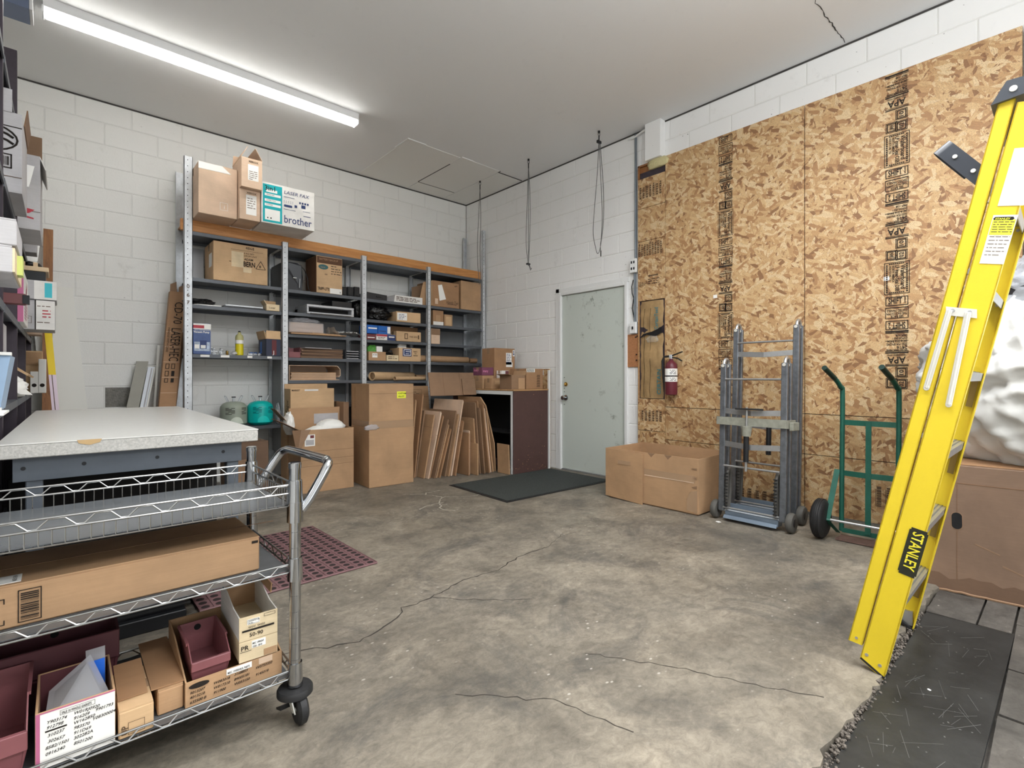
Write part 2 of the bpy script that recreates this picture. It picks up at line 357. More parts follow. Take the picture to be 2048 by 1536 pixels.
# cartons -----------------------------------------------------------
def carton(name, label, x0, x1, y0, y1, z0, z1, m=None, rz=0., tape=True, group=None, cat='box', flaps=True, bev=.003):
    m = m or mTan; t = thing(name, label, cat, ((x0+x1)/2, (y0+y1)/2, z0), rz, group)
    wd, dp, h = x1-x0, y1-y0, z1-z0; t['wd'] = wd; t['dp'] = dp; ft = .004 if flaps else 0
    B().box(-wd/2, wd/2, -dp/2, dp/2, 0, h-ft).build('body', m, t, bevel=bev)
    if flaps:
        for sg in (-1, 1): B().box(-wd/2+.001, wd/2-.001, *sorted((sg*.0015, sg*(dp/2-.001))), h-ft, h).build('flap', m, t)
    if tape:
        tw = min(.05, dp*.3)
        b = B(); b.box(-wd/2-.0008, wd/2+.0008, -tw/2, tw/2, h, h+.0008)
        for sg in (-1, 1): b.box(*sorted((sg*(wd/2+.0001), sg*(wd/2+.0009))), -tw/2, tw/2, h-min(.07, h*.4), h+.0008)
        b.build('tape', mTape, t)
    return t
def F(t, side='front'): return face(t['wd'], t['dp'], side)
def open_carton(name, label, x0, x1, y0, y1, z0, z1, m=None, inside=None, rz=0., th=.005, group=None, cat='box', sides='fblr'):
    m = m or mTan; t = thing(name, label, cat, ((x0+x1)/2, (y0+y1)/2, z0), rz, group)
    wd, dp, h = x1-x0, y1-y0, z1-z0; t['wd'] = wd; t['dp'] = dp
    B().box(-wd/2, wd/2, -dp/2, dp/2, 0, th).build('bottom', m, t)
    S4 = {'f': (-wd/2, wd/2, -dp/2, -dp/2+th), 'b': (-wd/2, wd/2, dp/2-th, dp/2), 'l': (-wd/2, -wd/2+th, -dp/2+th, dp/2-th), 'r': (wd/2-th, wd/2, -dp/2+th, dp/2-th)}
    for k in sides: B().box(*S4[k], th, h).build('side_panel', m, t, bevel=.001)
    return t
def flap(t, edge, length, ang, m, z=None, skew=0., u0=0., u1=1., th=.004, h=None):
    """a box flap hinged on a top edge of open carton t, swung outward by ang from straight up"""
    wd, dp = t['wd'], t['dp']; hz = h
    e = {'f': ((-wd/2, -dp/2), (wd/2, -dp/2), (0, -1)), 'b': ((wd/2, dp/2), (-wd/2, dp/2), (0, 1)), 'l': ((-wd/2, dp/2), (-wd/2, -dp/2), (-1, 0)), 'r': ((wd/2, -dp/2), (wd/2, dp/2), (1, 0))}[edge]
    a = Vector((*e[0], hz)); b = Vector((*e[1], hz)); o = Vector((*e[2], 0)); d = o*math.sin(ang)+Vector((0, 0, 1))*math.cos(ang); al = (b-a).normalized()
    p0, p1 = a.lerp(b, u0), a.lerp(b, u1)
    return B().sheet([p0, p1, p1+d*length-al*skew, p0+d*length+al*skew], th).build('flap', m, t)

# ================================================================== the room
XL, XR, YB, YF, ZC = -.72, 4.47, 5.97, -5.0, 3.655
# floor: upper slab with a ragged broken edge, lower strip of pavers in front of it
er = random.Random(3)
edge = [(XL, -5.), (1.38, -5.), (1.40, .46)]
x = 1.5
while x < 4.45:
    edge.append((x, .468+er.uniform(-.012, .012)+.012*math.sin(x*5))); x += er.uniform(.02, .05)
edge += [(XR, .47), (XR, YB+.1), (XL, YB+.1)]
fb = B(); fb.prism([(a, b, 0) for a, b in edge], (0, 0, -.06)); floor = struct(fb.build('floor', mFloor))
low = B().box(1.38, 6, -5, .5, -.16, -.038).build('sub_floor', mPaver, floor)
pr = random.Random(5)
rows = [(.30, .47, 3.06, 4.4), (-.06, .155, 1.30, 4.4), (-.42, -.065, 1.3, 4.4), (-.8, -.425, 1.3, 4.4)]
rows = [(.275, .458, 3.075, 4.45), (-.12, .156, 1.42, 4.45), (-.55, -.122, 1.42, 4.45), (-1.0, -.552, 1.42, 4.45), (.158, .273, 3.075, 4.45)]
for a, b, xa, xb in rows:
    x = xa-pr.uniform(0, .1)*(xa < 2)
    while x < xb-.05:
        l = pr.uniform(.38, .52); x1 = min(x+l, xb)
        dz = pr.uniform(-.006, .004); q = [(x+pr.uniform(.002, .007), a+pr.uniform(.001, .005)), (x1-pr.uniform(.002, .007), a+pr.uniform(.001, .005)), (x1-pr.uniform(.002, .007), b-pr.uniform(.001, .005)), (x+pr.uniform(.002, .007), b-pr.uniform(.001, .005))]
        B().prism([(u, v, -.02+dz) for u, v in q], (0, 0, -.058)).build('paver', mPaver, floor, bevel=.006); x = x1
# crumbling aggregate along the broken edge: one uncountable strip of chips
g = B()
for i in range(900):
    x = er.uniform(1.45, 3.02); s = .0012+.0055*er.random()**2; y = .463+er.gauss(0, .008)
    m4 = Matrix.Translation((x, y, -.02+er.uniform(0, .016))) @ Matrix.Rotation(er.uniform(0, 3), 4, Vector((er.random(), er.random(), 1)).normalized()) @ Matrix.Diagonal((s*1.3, s, s, 1))
    bmesh.ops.create_icosphere(g.bm, subdivisions=1, radius=1, matrix=m4)
o = g.build('chips', mRubble, floor); o['kind'] = 'stuff'
def crack(pts, wd, parent, m, seed=1, step=.03, jit=.006, zz=.0012, name='crack'):
    r = random.Random(seed); P = []
    for a, b in zip(pts, pts[1:]):
        a = Vector(a); b = Vector(b); n = max(1, int((b-a).length/step))
        for i in range(n): P.append(a.lerp(b, i/n)+Vector((r.gauss(0, jit), r.gauss(0, jit), 0)))
    P.append(Vector(pts[-1])); bm = B(); prev = None
    for i, p in enumerate(P):
        t = (P[min(i+1, len(P)-1)]-P[max(i-1, 0)]); n = Vector((-t.y, t.x, 0)); n = n.normalized()*wd*r.uniform(.35, 1.1)*.5
        cur = (bm.bm.verts.new((p+n).to_2d().to_3d()+Vector((0, 0, p.z+zz))), bm.bm.verts.new((p-n).to_2d().to_3d()+Vector((0, 0, p.z+zz))))
        if prev: bm.bm.faces.new((prev[0], cur[0], cur[1], prev[1]))
        prev = cur
    return bm.build(name, m, parent)
crack([(.60, 2.11, 0), (.72, 2.075, 0), (.93, 1.97, 0), (1.08, 2.02, 0), (1.22, 2.12, 0), (1.383, 2.126, 0), (1.62, 2.20, 0), (1.85, 2.18, 0), (2.10, 2.25, 0), (2.33, 2.264, 0)], .008, floor, mCrack, 2)
crack([(1.383, 2.126, 0), (1.5, 1.98, 0), (1.74, 1.78, 0)], .004, floor, mCrack, 4)
crack([(2.33, 2.264, 0), (2.6, 2.36, 0), (2.78, 2.33, 0)], .003, floor, mCrack, 5)
crack([(1.55, 1.30, 0), (1.72, 1.02, 0), (1.83, .78, 0), (1.95, .56, 0)], .004, floor, mCrack, 6)
crack([(1.02, 1.42, 0), (1.25, 1.18, 0), (1.32, .9, 0)], .0035, floor, mCrack, 7)
for i, (px, py, n) in enumerate([(2.15, 4.0, 5), (2.3, 3.75, 4), (2.45, 3.55, 4), (2.2, 3.4, 3), (2.55, 3.95, 3)]):   # pale cement smears by the mat
    pass
pale = mat('pale_cement', (186, 180, 168), .8, var=.2, vscale=30)
for i, pl in enumerate([[(2.38, 4.20, 0), (2.55, 4.05, 0), (2.60, 3.86, 0), (2.48, 3.7, 0)], [(2.60, 3.86, 0), (2.78, 3.72, 0), (2.93, 3.68, 0)], [(2.48, 3.7, 0), (2.36, 3.5, 0), (2.42, 3.38, 0)], [(2.2, 3.62, 0), (2.48, 3.7, 0)], [(2.55, 4.05, 0), (2.75, 4.1, 0)]]):
    crack(pl, .012, floor, pale, 20+i, .025, .012, .0008, 'cement_smear')
# walls: mortar slab + single blocks standing 4 mm proud
CO = .2032; CL = .4064
BL = {}
def block_mesh(l, h, jw, m):
    k = (round(l, 3), round(h, 3), jw, m.name)
    if k not in BL:
        b = B(); b.box(jw/2, l-jw/2, 0, .02, jw/2, h-jw/2)
        bmesh.ops.bevel(b.bm, geom=b.bm.edges[:], offset=.0045, segments=1, affect='EDGES')
        bmesh.ops.delete(b.bm, geom=[f for f in b.bm.faces if f.calc_center_median().y > .0195], context='FACES')
        me = bpy.data.meshes.new('block'); b.bm.to_mesh(me); b.bm.free(); me.materials.append(m); BL[k] = me
    return BL[k]
def lay(parent, s0, s1, z0, z1, phase, place, jw, m, holes=(), skip=()):
    r0 = int(round(z0/CO))
    for r in range(r0, int(math.ceil(z1/CO))):
        za, zb = r*CO, min((r+1)*CO, z1)
        ph = phase+(CL/2 if r % 2 == 0 else 0)
        k = math.floor((s0-ph)/CL)
        while ph+k*CL < s1:
            a, b = max(ph+k*CL, s0), min(ph+(k+1)*CL, s1); k += 1
            segs = [(a, b, za, zb)]
            for (h0, h1, hz0, hz1) in holes:
                out = []
                for (p, q, u, v) in segs:
                    if q <= h0 or p >= h1 or v <= hz0+.01 or u >= hz1-.01: out.append((p, q, u, v)); continue
                    if p < h0: out.append((p, h0, u, v))
                    if q > h1: out.append((h1, q, u, v))
                    if v > hz1 and u < hz1: out.append((max(p, h0), min(q, h1), hz1, v))
                segs = out
            for (p, q, u, v) in segs:
                if q-p < .02 or v-u < .02: continue
                o = bpy.data.objects.new('block', block_mesh(q-p, v-u, jw, m)); C.objects.link(o); o.parent = parent; place(o, p, u)
WT = 3.642
wall_back = struct(B().box(XL-.1, XR+.1, YB+.0032, YB+.12, -.05, WT).build('wall_back', mMortar))
def pb(o, s, z): o.location = (s, YB, z)
lay(wall_back, XL, XR, 0, WT, .10, pb, .007, mWall, holes=[(.30, .506, 4*CO, 5*CO)])
B().box(.305, .501, YB+.003, YB+.03, 4*CO+.004, 5*CO-.004).build('raw_block', mat('raw_block_grey', (128, 126, 120), .95, bump=.9, bscale=70, var=.3, vscale=30), wall_back, bevel=.006)
DO = (3.118, 4.095, 0, 2.115)       # door opening y0, y1, z0, z1
wr = B(); wr.box(XR+.003, XR+.15, DO[1], YB+.1, -.05, WT); wr.box(XR+.003, XR+.15, -5, DO[0], -.1, WT); wr.box(XR+.003, XR+.15, DO[0], DO[1], DO[3], WT)
wall_right = struct(wr.build('wall_right', mMortar))
def prr(o, s, z): o.location = (XR, 6.0-s, z); o.rotation_euler = (0, 0, -math.pi/2)
lay(wall_right, .03, 3.05, 0, WT, .12, prr, .004, mWallR, holes=[(6-DO[1], 6-DO[0], 0, DO[3])])
lay(wall_right, 3.05, 6.3, 16*CO, WT, .12, prr, .0055, mWallR)
wall_left = struct(B().box(XL-.12, XL, YF, YB, -.05, WT).build('wall_left', mWall))
wf = B(); wf.box(XL-.1, .6, YF-.15, YF, -.1, WT); wf.box(4.1, XR+.15, YF-.15, YF, -.1, WT); wf.box(.6, 4.1, YF-.15, YF, 3.0, WT)
struct(wf.build('wall_front', mWall))                     # rear of the room with its wide open door
ceiling = struct(B().box(XL-.2, XR+.2, YF, YB+.15, ZC, ZC+.1).build('ceiling', mCeil))
struct(B().box(XL, XR, YB-.003, YB+.05, WT, ZC).build('trim_1', mGap)); struct(B().box(XR-.003, XR+.05, YF, YB-.004, WT, ZC).build('trim_2', mGap))  # dark strips carry the open gap's shadow and dirt in their colour
struct(B().box(XR-.001, XR+.002, YB-.012, YB-.0005, 0, WT).build('trim_3', mat('corner_joint', (150, 148, 146), .9)))
# ceiling patches and joint
for (a, b, c, d) in ((3.47, 4.04, 4.70, 5.66), (2.77, 3.455, 4.72, 5.93), (4.055, 4.44, 4.75, 5.93), (3.47, 4.04, 5.675, 5.93)):
    B().box(a, b, c, d, ZC-.006, ZC).build('patch_panel', mCeilP, ceiling, bevel=.002)
jb = B(); jb.box(3.455, 3.47, 4.95, 5.66, ZC-.004, ZC); jb.box(4.04, 4.055, 4.70, 4.75, ZC-.004, ZC); jb.box(3.47, 4.04, 5.66, 5.675, ZC-.005, ZC); jb.box(4.06, 4.45, 4.735, 4.75, ZC-.004, ZC)
jb.build('open_joint', mGap, ceiling)
for a, pts in enumerate(([(2.76, 4.99), (2.76, 4.71), (2.98, 4.71)], [(3.46, 4.86), (3.46, 4.695), (3.62, 4.695)])):
    B().tube([(p, q, ZC-.002) for p, q in pts], .008, 6).build('torn_tape', mFrame, ceiling)
c = crack([(2.2, 1.15, ZC), (3.794, 1.144, ZC), (4.445, 1.136, ZC)], .009, ceiling, mGap, 9, .03, .004, -.0015)
# white boxed pilaster above the boards
struct(B().box(4.385, XR+.003, 2.68, 2.86, 3.287, ZC).build('trim_4', mWallR, bevel=.004))
# ------------------------------------------------------------------ door
d1 = bpy.data.objects.new('door_1', None); C.objects.link(d1); d1.location = (XR, 3.6, 0); struct(d1)
fy0, fy1, fz = DO[0], DO[1], DO[3]
fb = B(); fx0, fx1 = XR-.022, XR+.10
fb.box(fx0, fx1, fy0-.004, fy0+.035, 0, fz); fb.box(fx0, fx1, fy1-.035, fy1+.004, 0, fz); fb.box(fx0, fx1, fy0+.035, fy1-.035, fz-.035, fz+.004)
fb.box(fx0+.045, fx1, fy0+.035, fy0+.05, 0, fz-.035); fb.box(fx0+.045, fx1, fy1-.05, fy1-.035, 0, fz-.035); fb.box(fx0+.045, fx1, fy0+.05, fy1-.05, fz-.05, fz-.035)
fb.build('door_frame', mFrame, d1, bevel=.004, world=True)
fb = B(); fb.box(XR-.012, XR+.004, fy1-.001, fy1+.055, 0, fz+.05); fb.box(XR-.012, XR+.004, fy0-.02, fy1+.055, fz+.001, fz+.05); fb.build('casing', mFrame, d1, bevel=.003, world=True)
slab = B().box(XR+.005, XR+.045, fy0+.038, fy1-.038, .018, fz-.04).build('door_leaf', mDoor, d1, bevel=.002, world=True)
B().box(XR-.01, XR+.1, fy0+.035, fy1-.035, 0, .014).build('threshold', mAlu, d1, world=True)
B().lathe([(.026, 0), (.024, -.008), (.010, -.010), (.010, -.02), (.004, -.026)], (XR+.005, 4.00, 1.02), 'X', 16).build('deadbolt', mBrass, d1, smooth=True, world=True)
B().lathe([(.034, 0), (.032, -.008), (.014, -.012), (.013, -.032), (.026, -.042), (.030, -.055), (.024, -.066), (.008, -.07)], (XR+.005, 4.00, .86), 'X', 18).build('door_knob', mChrome, d1, smooth=True, world=True)
for z in (1.86, .27, 1.04): B().cyl((XR+.0, fy0+.036, z-.05), (XR+.0, fy0+.036, z+.05), .009, 10).build('hinge', mBrass, d1, world=True)
for z in (1.10, .97, .93, .78): B().cyl((XR+.006, 4.025, z-.0001), (XR+.003, 4.025, z), .006, 8).build('old_screw_hole', mBlackP, d1, world=True)
# ------------------------------------------------------------------ boards on the right wall
bx0, bx1 = 4.432, 4.446
osbw = thing('board_lining', 'tall flake-board lining with black grade stamps covering the right-hand wall', 'wall panelling', (4.44, 1.4, .05))
B().box(4.446, XR-.006, .2, 2.97, .1, 3.2).build('batten_backing', mDarkUp, osbw, world=True)
def pan(y0, y1, z0, z1, m=None, x=0.): return B().box(bx0+x, bx1+x, y0, y1, z0, z1).build('board_panel', m or mOSB, osbw, bevel=.0015, world=True)
pan(1.414, 2.655, .812, 3.285); pan(.186, 1.409, .812, 3.285, None, .001); pan(-.6, .180, .3, 3.285, mOSB2, -.002)
for a, b in ((1.414, 2.655), (.186, 1.409)): pan(a, b, .49, .807, mOSB2); pan(a, b, .03, .485, mOSB2, .0015)
for a, b in ((2.832, 3.135), (2.495, 2.828), (1.884, 2.491), (.562, .884), (.03, .557)): pan(2.659, 2.972, a, b)
rim = B(); rim.box(bx1, XR-.006, 2.655, 2.668, 3.137, 3.27); rim.box(bx0, XR-.006, 2.955, 2.972, 3.137, 3.28); rim.box(bx0, XR-.006, 2.66, 2.972, 3.262, 3.28); rim.box(XR-.012, XR-.006, 2.66, 2.97, 3.13, 3.27)
rim.build('open_stud_pocket', mPost, osbw, world=True)
B().blob((4.435, 2.74, 3.245), (.05, .20, .10), 4, 3, .25, 3).build('insulation_wad', mInsul, osbw, smooth=2, world=True)
# insulation batt in the lower pocket
kb = B(); nx, ny = 40, 16
grid = [[kb.bm.verts.new((4.452-.020*math.sin(math.pi*j/ny)**.6*(1-.75*math.exp(-((i/nx-.70)/.045)**2))+.007*noise.noise(Vector((j*.5, i*.35, 2))), 2.672+(2.96-2.672)*j/ny, .89+.985*i/nx)) for j in range(ny+1)] for i in range(nx+1)]
for i in range(nx):
    for j in range(ny): kb.bm.faces.new((grid[i][j], grid[i][j+1], grid[i+1][j+1], grid[i+1][j]))
kb.build('insulation_batt', mKraftP, osbw, smooth=2, world=True)
st = B(); st.box(bx0+.004, XR-.006, 2.958, 2.972, .885, 1.884); st.box(bx0+.004, XR-.006, 2.656, 2.664, .885, 1.884); st.build('stud', mPly, osbw, world=True)
B().prism([(4.424, 2.945, 1.50), (4.424, 2.90, 1.545), (4.424, 2.80, 1.562), (4.424, 2.69, 1.60), (4.424, 2.69, 1.545), (4.424, 2.76, 1.515), (4.424, 2.86, 1.535)], (-.002, 0, 0)).build('torn_facing', mDarkV, osbw, world=True)
B().blob((4.428, 2.80, 1.485), (.02, .12, .07), 9, 3, .25, 4).build('torn_film', mat('thin_film', (226, 224, 214), .15, alpha=.22), osbw, smooth=2, world=True)
ft = fr((4.425, 2.96, .9), (0, -1, 0), (0, 0, 1))
def osb_frame(y, z, x=bx0): return fr((x-W(osbw).translation.x, y-W(osbw).translation.y, z-W(osbw).translation.z), (0, -1, 0), (0, 0, 1))
join_prints(osbw, osb_frame(2.96, .9, 4.422), [('t', .262, .03, .062, 'CERTAIN', math.pi/2, .012, 1), ('t', .23, .68, .058, 'CertainTeed', math.pi/2, .012, .75)], mTealInk, 'facing_print')
for z, n in ((1.745, 0), (1.62, 1)): pass
seam = B()
for u in (.06, .13): seam.tube([(4.43-.002*math.sin(i), 2.955-u+.006*math.sin(i*1.7), .9+i*.09) for i in range(11)], .0015, 4)
seam.build('facing_crease', mInk, osbw, world=True)
# grade stamps -----------------------------------------------------
def stamp_run(f, u0, w_, z_top, z_bot, start, name):
    """column of mill stamps from z_top downward inside frame f (v measured absolute)"""
    it = []; z = z_top; k = start; r = random.Random(start*5+int(z_top*10)); w = w_
    def up(t, u, v, size, wd): it.append(('w', u, v, size, t, 0, .022, wd))
    def dn(t, u, v, size, wd): it.append(('w', u, v, size, t, math.pi, .022, wd))
    while z > z_bot+.02:
        kind = ['apa', 'wheel', 'lp', 's1', 'cal', 's2', 'spec'][k % 7]; k += 1
        h = dict(s1=.078, s2=.078, cal=.094, spec=.165, apa=.092, wheel=.165, lp=.245)[kind]
        if z-h < z_bot: break
        if kind in ('s1', 's2'):
            it.append(('f', u0+.002, z-h+.006, u0+w-.002, z-.008, .005))
            if kind == 's1': up('SHIFT 1', u0+.018, z-h+.019, .062, w-.036)
            else: dn('SHIFT 2', u0+w-.018, z-.021, .062, w-.036)
        elif kind == 'cal':
            it += [('r', u0, z-.012, u0+w, z-.006), ('r', u0, z-h+.008, u0+w, z-h+.012), ('r', u0, z-h+.01, u0+.004, z-.008), ('r', u0+w-.004, z-h+.01, u0+w, z-.008)]
            dn('DATED PANELS', u0+w-.010, z-.022, .024, w-.02); dn('THIS FACE DOWN', u0+w-.008, z-.044, .024, w-.016); dn('SEE BACK', u0+w-.03, z-.065, .022, w-.06)
        elif kind == 'spec':
            it += [('r', u0, z-.012, u0+w, z-.001), ('r', u0, z-.020, u0+w, z-.015)]
            for j, t in enumerate(('PRP-108', 'EXPOSURE 1', '24/16 7/16 INCH', 'SIZED FOR SPACING', '24/16', 'RATED SHEATHING')):
                dn(t, u0+w-.008, z-.028-j*.021, .032 if j == 4 else .022, (w-.016)*(.55, .7, .95, 1, .5, 1)[j])
            it += [('r', u0, z-.075, u0+w, z-.072), ('r', u0, z-h+.002, u0+w, z-h+.011), ('r', u0, z-h+.015, u0+w, z-h+.020)]
        elif kind == 'apa':
            dn('THE ENGINEERED WOOD', u0+w-.012, z-.004, .018, w-.024); dn('APA', u0+w-.016, z-.024, .066, w-.03)
            it += [('r', u0, z-h+.002, u0+w, z-h+.009), ('r', u0, z-h+.013, u0+w, z-h+.017)]
        elif kind == 'wheel':
            for (a, b, t) in ((w*.50, .0, '10'), (w*.50, .082, '02'), (.01, .078, 'JAN')):
                it += [('f', u0+a-.007, z-b-.078, u0+a+.061, z-b-.006, .004), ('f', u0+a, z-b-.071, u0+a+.054, z-b-.013, .006)]
                it.append(('w', u0+a+.039, z-b-.060, .036, t, math.pi/2, .022, .036))
        else:
            it.append(('f', u0-.006, z-h+.010, u0+w+.006, z-.006, .004))
            for i in range(15):
                v = z-h+.022+i*(h-.040)/15
                for u in (u0+.004, u0+w-.015): it.append(('r', u, v, u+.011, v+.0095))
            for i in range(8):
                u = u0+.022+i*(w-.044)/8
                for v in (z-h+.018, z-.022): it.append(('r', u, v, u+.009, v+.008))
            for u, t, s_, l in ((w*.74, 'Waferboard', .040, .17), (w*.50, 'LP Inner-Seal OSB', .034, .185), (w*.34, 'NORTH AMERICA', .020, .12), (w*.20, 'HOUSTON, TX', .020, .11)):
                it.append(('w', u0+u-s_*.25, z-.030, s_, t, -math.pi/2, .02, l))
        z -= h
    return join_prints(osbw, f, it, mInk, name)
o = W(osbw).translation
fA = fr((bx0-.0002-o.x, 2.115-o.y, -o.z), (0, -1, 0), (0, 0, 1)); stamp_run(fA, 0, .125, 3.275, .82, 3, 'grade_stamp')
fB = fr((bx0+.0008-o.x, .882-o.y, -o.z), (0, -1, 0), (0, 0, 1)); stamp_run(fB, 0, .135, 3.27, .82, 6, 'grade_stamp')
def side_stamp(y, z, n, ln, h, seed, extra=()):
    r = random.Random(seed); it = []
    for i in range(n):
        u = i*ln/n; it.append(('r', u, 0, u+.004, h*r.uniform(.7, 1)))
        v = 0
        while v < h*.9:
            l = r.uniform(.008, .02); it.append(('r', u+.008, v, u+.008+ln/n*.45, v+l)); v += l+.006
    join_prints(osbw, osb_frame(y, z), it+list(extra), mInk2, 'grade_stamp')
side_stamp(2.955, 2.93, 7, .27, .13, 2); side_stamp(2.965, 2.34, 9, .28, .13, 3); side_stamp(2.93, .66, 6, .25, .12, 4)
for y, z, n, ln, h, sd in ((2.35, .17, 5, .28, .12, 5), (2.05, .04, 8, .5, .1, 6), (1.0, .16, 5, .3, .15, 7)): side_stamp(y, z, n, ln, h, sd)
join_prints(osbw, osb_frame(2.85, 2.10), [('p', [(0, .03), (.02, .045), (.02, .036), (.10, .036), (.10, .045), (.12, .03), (.10, .015), (.10, .024), (.02, .024), (.02, .015)])]+lines(0, .13, -.01, 3, .022, .014, 3)+lines(-.1, -.02, -.03, 3, .014, .01, 4), mInk2, 'arrow_stamp')
patch(osbw, osb_frame(2.166, 1.823), 0, 0, .036, .03, mPaper, 'small_sticker'); patch(osbw, osb_frame(.892, 1.80), 0, 0, .035, .028, mPaper, 'small_sticker')
# ------------------------------------------------------------------ conduit, boxes, cork board, extinguisher
cn = thing('conduit', 'grey electrical conduit running down beside the door from the ceiling', 'conduit', (4.45, 3.02, 1.67))
B().tube([(4.453, 3.01, 3.63), (4.453, 3.01, 2.337)], .013, 8).build('pipe', mConduit, cn, smooth=True, world=True)
B().tube([(4.453, 3.02, 2.188), (4.453, 3.02, 1.683)], .013, 8).build('pipe', mConduit, cn, smooth=True, world=True)
B().tube([(4.45, 3.04, 2.12), (4.445, 3.055, 2.05), (4.445, 3.05, 1.98), (4.452, 3.035, 1.93), (4.446, 3.05, 1.82), (4.452, 3.03, 1.72)], .005, 6).build('loose_cable', mBlackP, cn, smooth=True, world=True)
B().tube([(4.448, 3.10, 3.615), (4.445, 3.02, 3.60), (4.44, 2.92, 3.625), (4.45, 2.87, 3.64)], .012, 6).build('cable_stub', mFrame, cn, smooth=True, world=True)
ob = thing('outlet_box', 'white quadruple power outlet on the conduit above the door corner', 'outlet', (4.45, 3.025, 2.19))
B().box(4.42, XR+.002, 2.985, 3.065, 2.19, 2.335).build('body', mFrame, ob, bevel=.004, world=True)
b = B()
for z in (2.22, 2.285):
    for y in (3.004, 3.033): b.box(4.4185, 4.4205, y, y+.016, z, z+.026)
b.build('socket', mBlackP, ob, world=True)
jb = thing('junction_box', 'grey metal junction box at the lower end of the conduit', 'junction box', (4.45, 3.03, 1.555))
B().box(4.425, XR, 2.985, 3.07, 1.555, 1.68).build('body', mSteel, jb, bevel=.006, world=True)
B().box(4.421, 4.4255, 2.99, 3.065, 1.56, 1.675).build('cover', mFrame, jb, bevel=.004, world=True)
B().box(4.412, 4.422, 3.02, 3.034, 1.60, 1.63).build('switch', mBlackP, jb, world=True)
ck = thing('cork_board', 'small brown cork board pinned beside the door under the junction box', 'board', (4.45, 3.05, 1.21))
B().box(4.455, XR-.001, 2.975, 3.125, 1.21, 1.552).build('panel', mCork, ck, bevel=.002, world=True)
for y, z in ((2.99, 1.53), (3.0, 1.28), (3.0, 1.34), (3.01, 1.52)): B().cyl((4.455, y, z), (4.445, y, z), .007, 8).build('pin', mBlackP, ck, world=True)
ex = thing('fire_extinguisher', 'maroon fire extinguisher with white label hung on the flake-board', 'fire extinguisher', (4.37, 2.555, .93))
B().lathe([(.03, 0), (.055, .006), (.058, .02), (.058, .27), (.05, .305), (.03, .325), (.018, .335), (.018, .35)], (0, 0, 0), 'Z', 28).build('cylinder', mRedD, ex, smooth=True)
B().lathe([(.0586, .13), (.0586, .255)], (0, 0, 0), 'Z', 28).build('label', mPaper, ex, smooth=True)
B().lathe([(.0592, .178), (.0592, .19)], (0, 0, 0), 'Z', 28).build('strap', mBlackP, ex)
b = B()
for i, z in enumerate((.24, .228, .216, .205, .165, .152, .142)):
    for a in range(6): 
        if (a*7+i) % 4: t = -1.9-a*.17; b.box(-.004, .004, -.0055, .0055, -.003, .003, 0, Matrix.Translation((.0591*math.cos(t), .0591*math.sin(t), z)) @ Matrix.Rotation(t, 4, 'Z') @ Matrix.Diagonal((.1, 1, .8, 1)))
b.build('label_print', mInk, ex)
v = B(); v.cyl((0, 0, .345), (0, 0, .39), .017, 12); v.box(-.02, .014, -.012, .012, .36, .385); v.build('valve', mSteel, ex, bevel=.002)
h = B(); h.prism([(-.01, -.01, .385), (-.01, -.115, .418), (-.01, -.118, .41), (-.01, .0, .37)], (.02, 0, 0)); h.prism([(-.01, -.01, .36), (-.01, -.075, .345), (-.01, -.11, .322), (-.01, -.112, .332), (-.01, -.07, .358), (-.01, .0, .372)], (.02, 0, 0)); h.build('handle', mBlackP, ex, bevel=.002)
B().tube([(0, .02, .375), (-.01, .07, .37), (-.015, .085, .33), (-.015, .082, .26), (-.01, .078, .17), (-.005, .074, .12)], .011, 10).build('hose', mBlack, ex, smooth=True)
B().box(.02, .0605, -.03, .03, .24, .30).build('wall_bracket', mBlackP, ex)
# ------------------------------------------------------------------ wire ropes hung from the ceiling
def rope(x, y, loops, label, clampz=None):
    t = thing('hanging_wire_rope', label, 'wire rope', (x, y, ZC), 0, 'wire ropes hung from the ceiling')
    B().cyl((0, 0, 0), (0, 0, -.02), .012, 8).build('ceiling_plate', mBlackP, t)
    B().tube([(.012*math.cos(a), 0, -.035+.02*math.sin(a)) for a in [i*math.pi/5 for i in range(10)]], .003, 6, True).build('hook', mBlackP, t)
    B().cyl((0, 0, -.05), (0, 0, -.11), .006, 8).build('link', mBlackP, t)
    if clampz: B().box(-.03, .03, -.012, .012, clampz-.03, clampz).build('clamp', mBlackP, t, bevel=.004)
    for L in loops: B().tube([Vector(p) for p in L], .0038, 6).build('cable', mRope, t, smooth=True)
    return t
def curve(pts, n=8):
    P = [Vector(p) for p in pts]; out = []
    for i in range(len(P)-1):
        p0, p1, p2, p3 = P[max(i-1, 0)], P[i], P[i+1], P[min(i+2, len(P)-1)]
        for k in range(n):
            t = k/n; out.append(.5*((2*p1)+(-p0+p2)*t+(2*p0-5*p1+4*p2-p3)*t*t+(-p0+3*p1-3*p2+p3)*t**3))
    return out+[P[-1]]
def sh(px): return (px*.742*.0047, -px*.67*.0047)      # small sideways swing across the line of sight
def L3(pts): return curve([(sh(p)[0], sh(p)[1], z) for p, z in pts])
rp = rope(4.148, 3.251, [L3([(0, -.1), (-4, -.45), (-10, -.8), (-13, -1.05), (-8, -1.2), (-3, -1.27), (3, -1.2), (10, -.9), (9, -.55), (2, -.1)]), L3([(0, -.1), (3, -.4), (7, -.85), (5, -1.1), (3, -1.18), (4, -1.26)])], 'long looped wire rope hanging from the ceiling nearest the flake-board', -.10)
B().cyl(Vector((*sh(4), -1.24)), Vector((*sh(4), -1.30)), .006, 8).build('end_ferrule', mBlackP, rp)
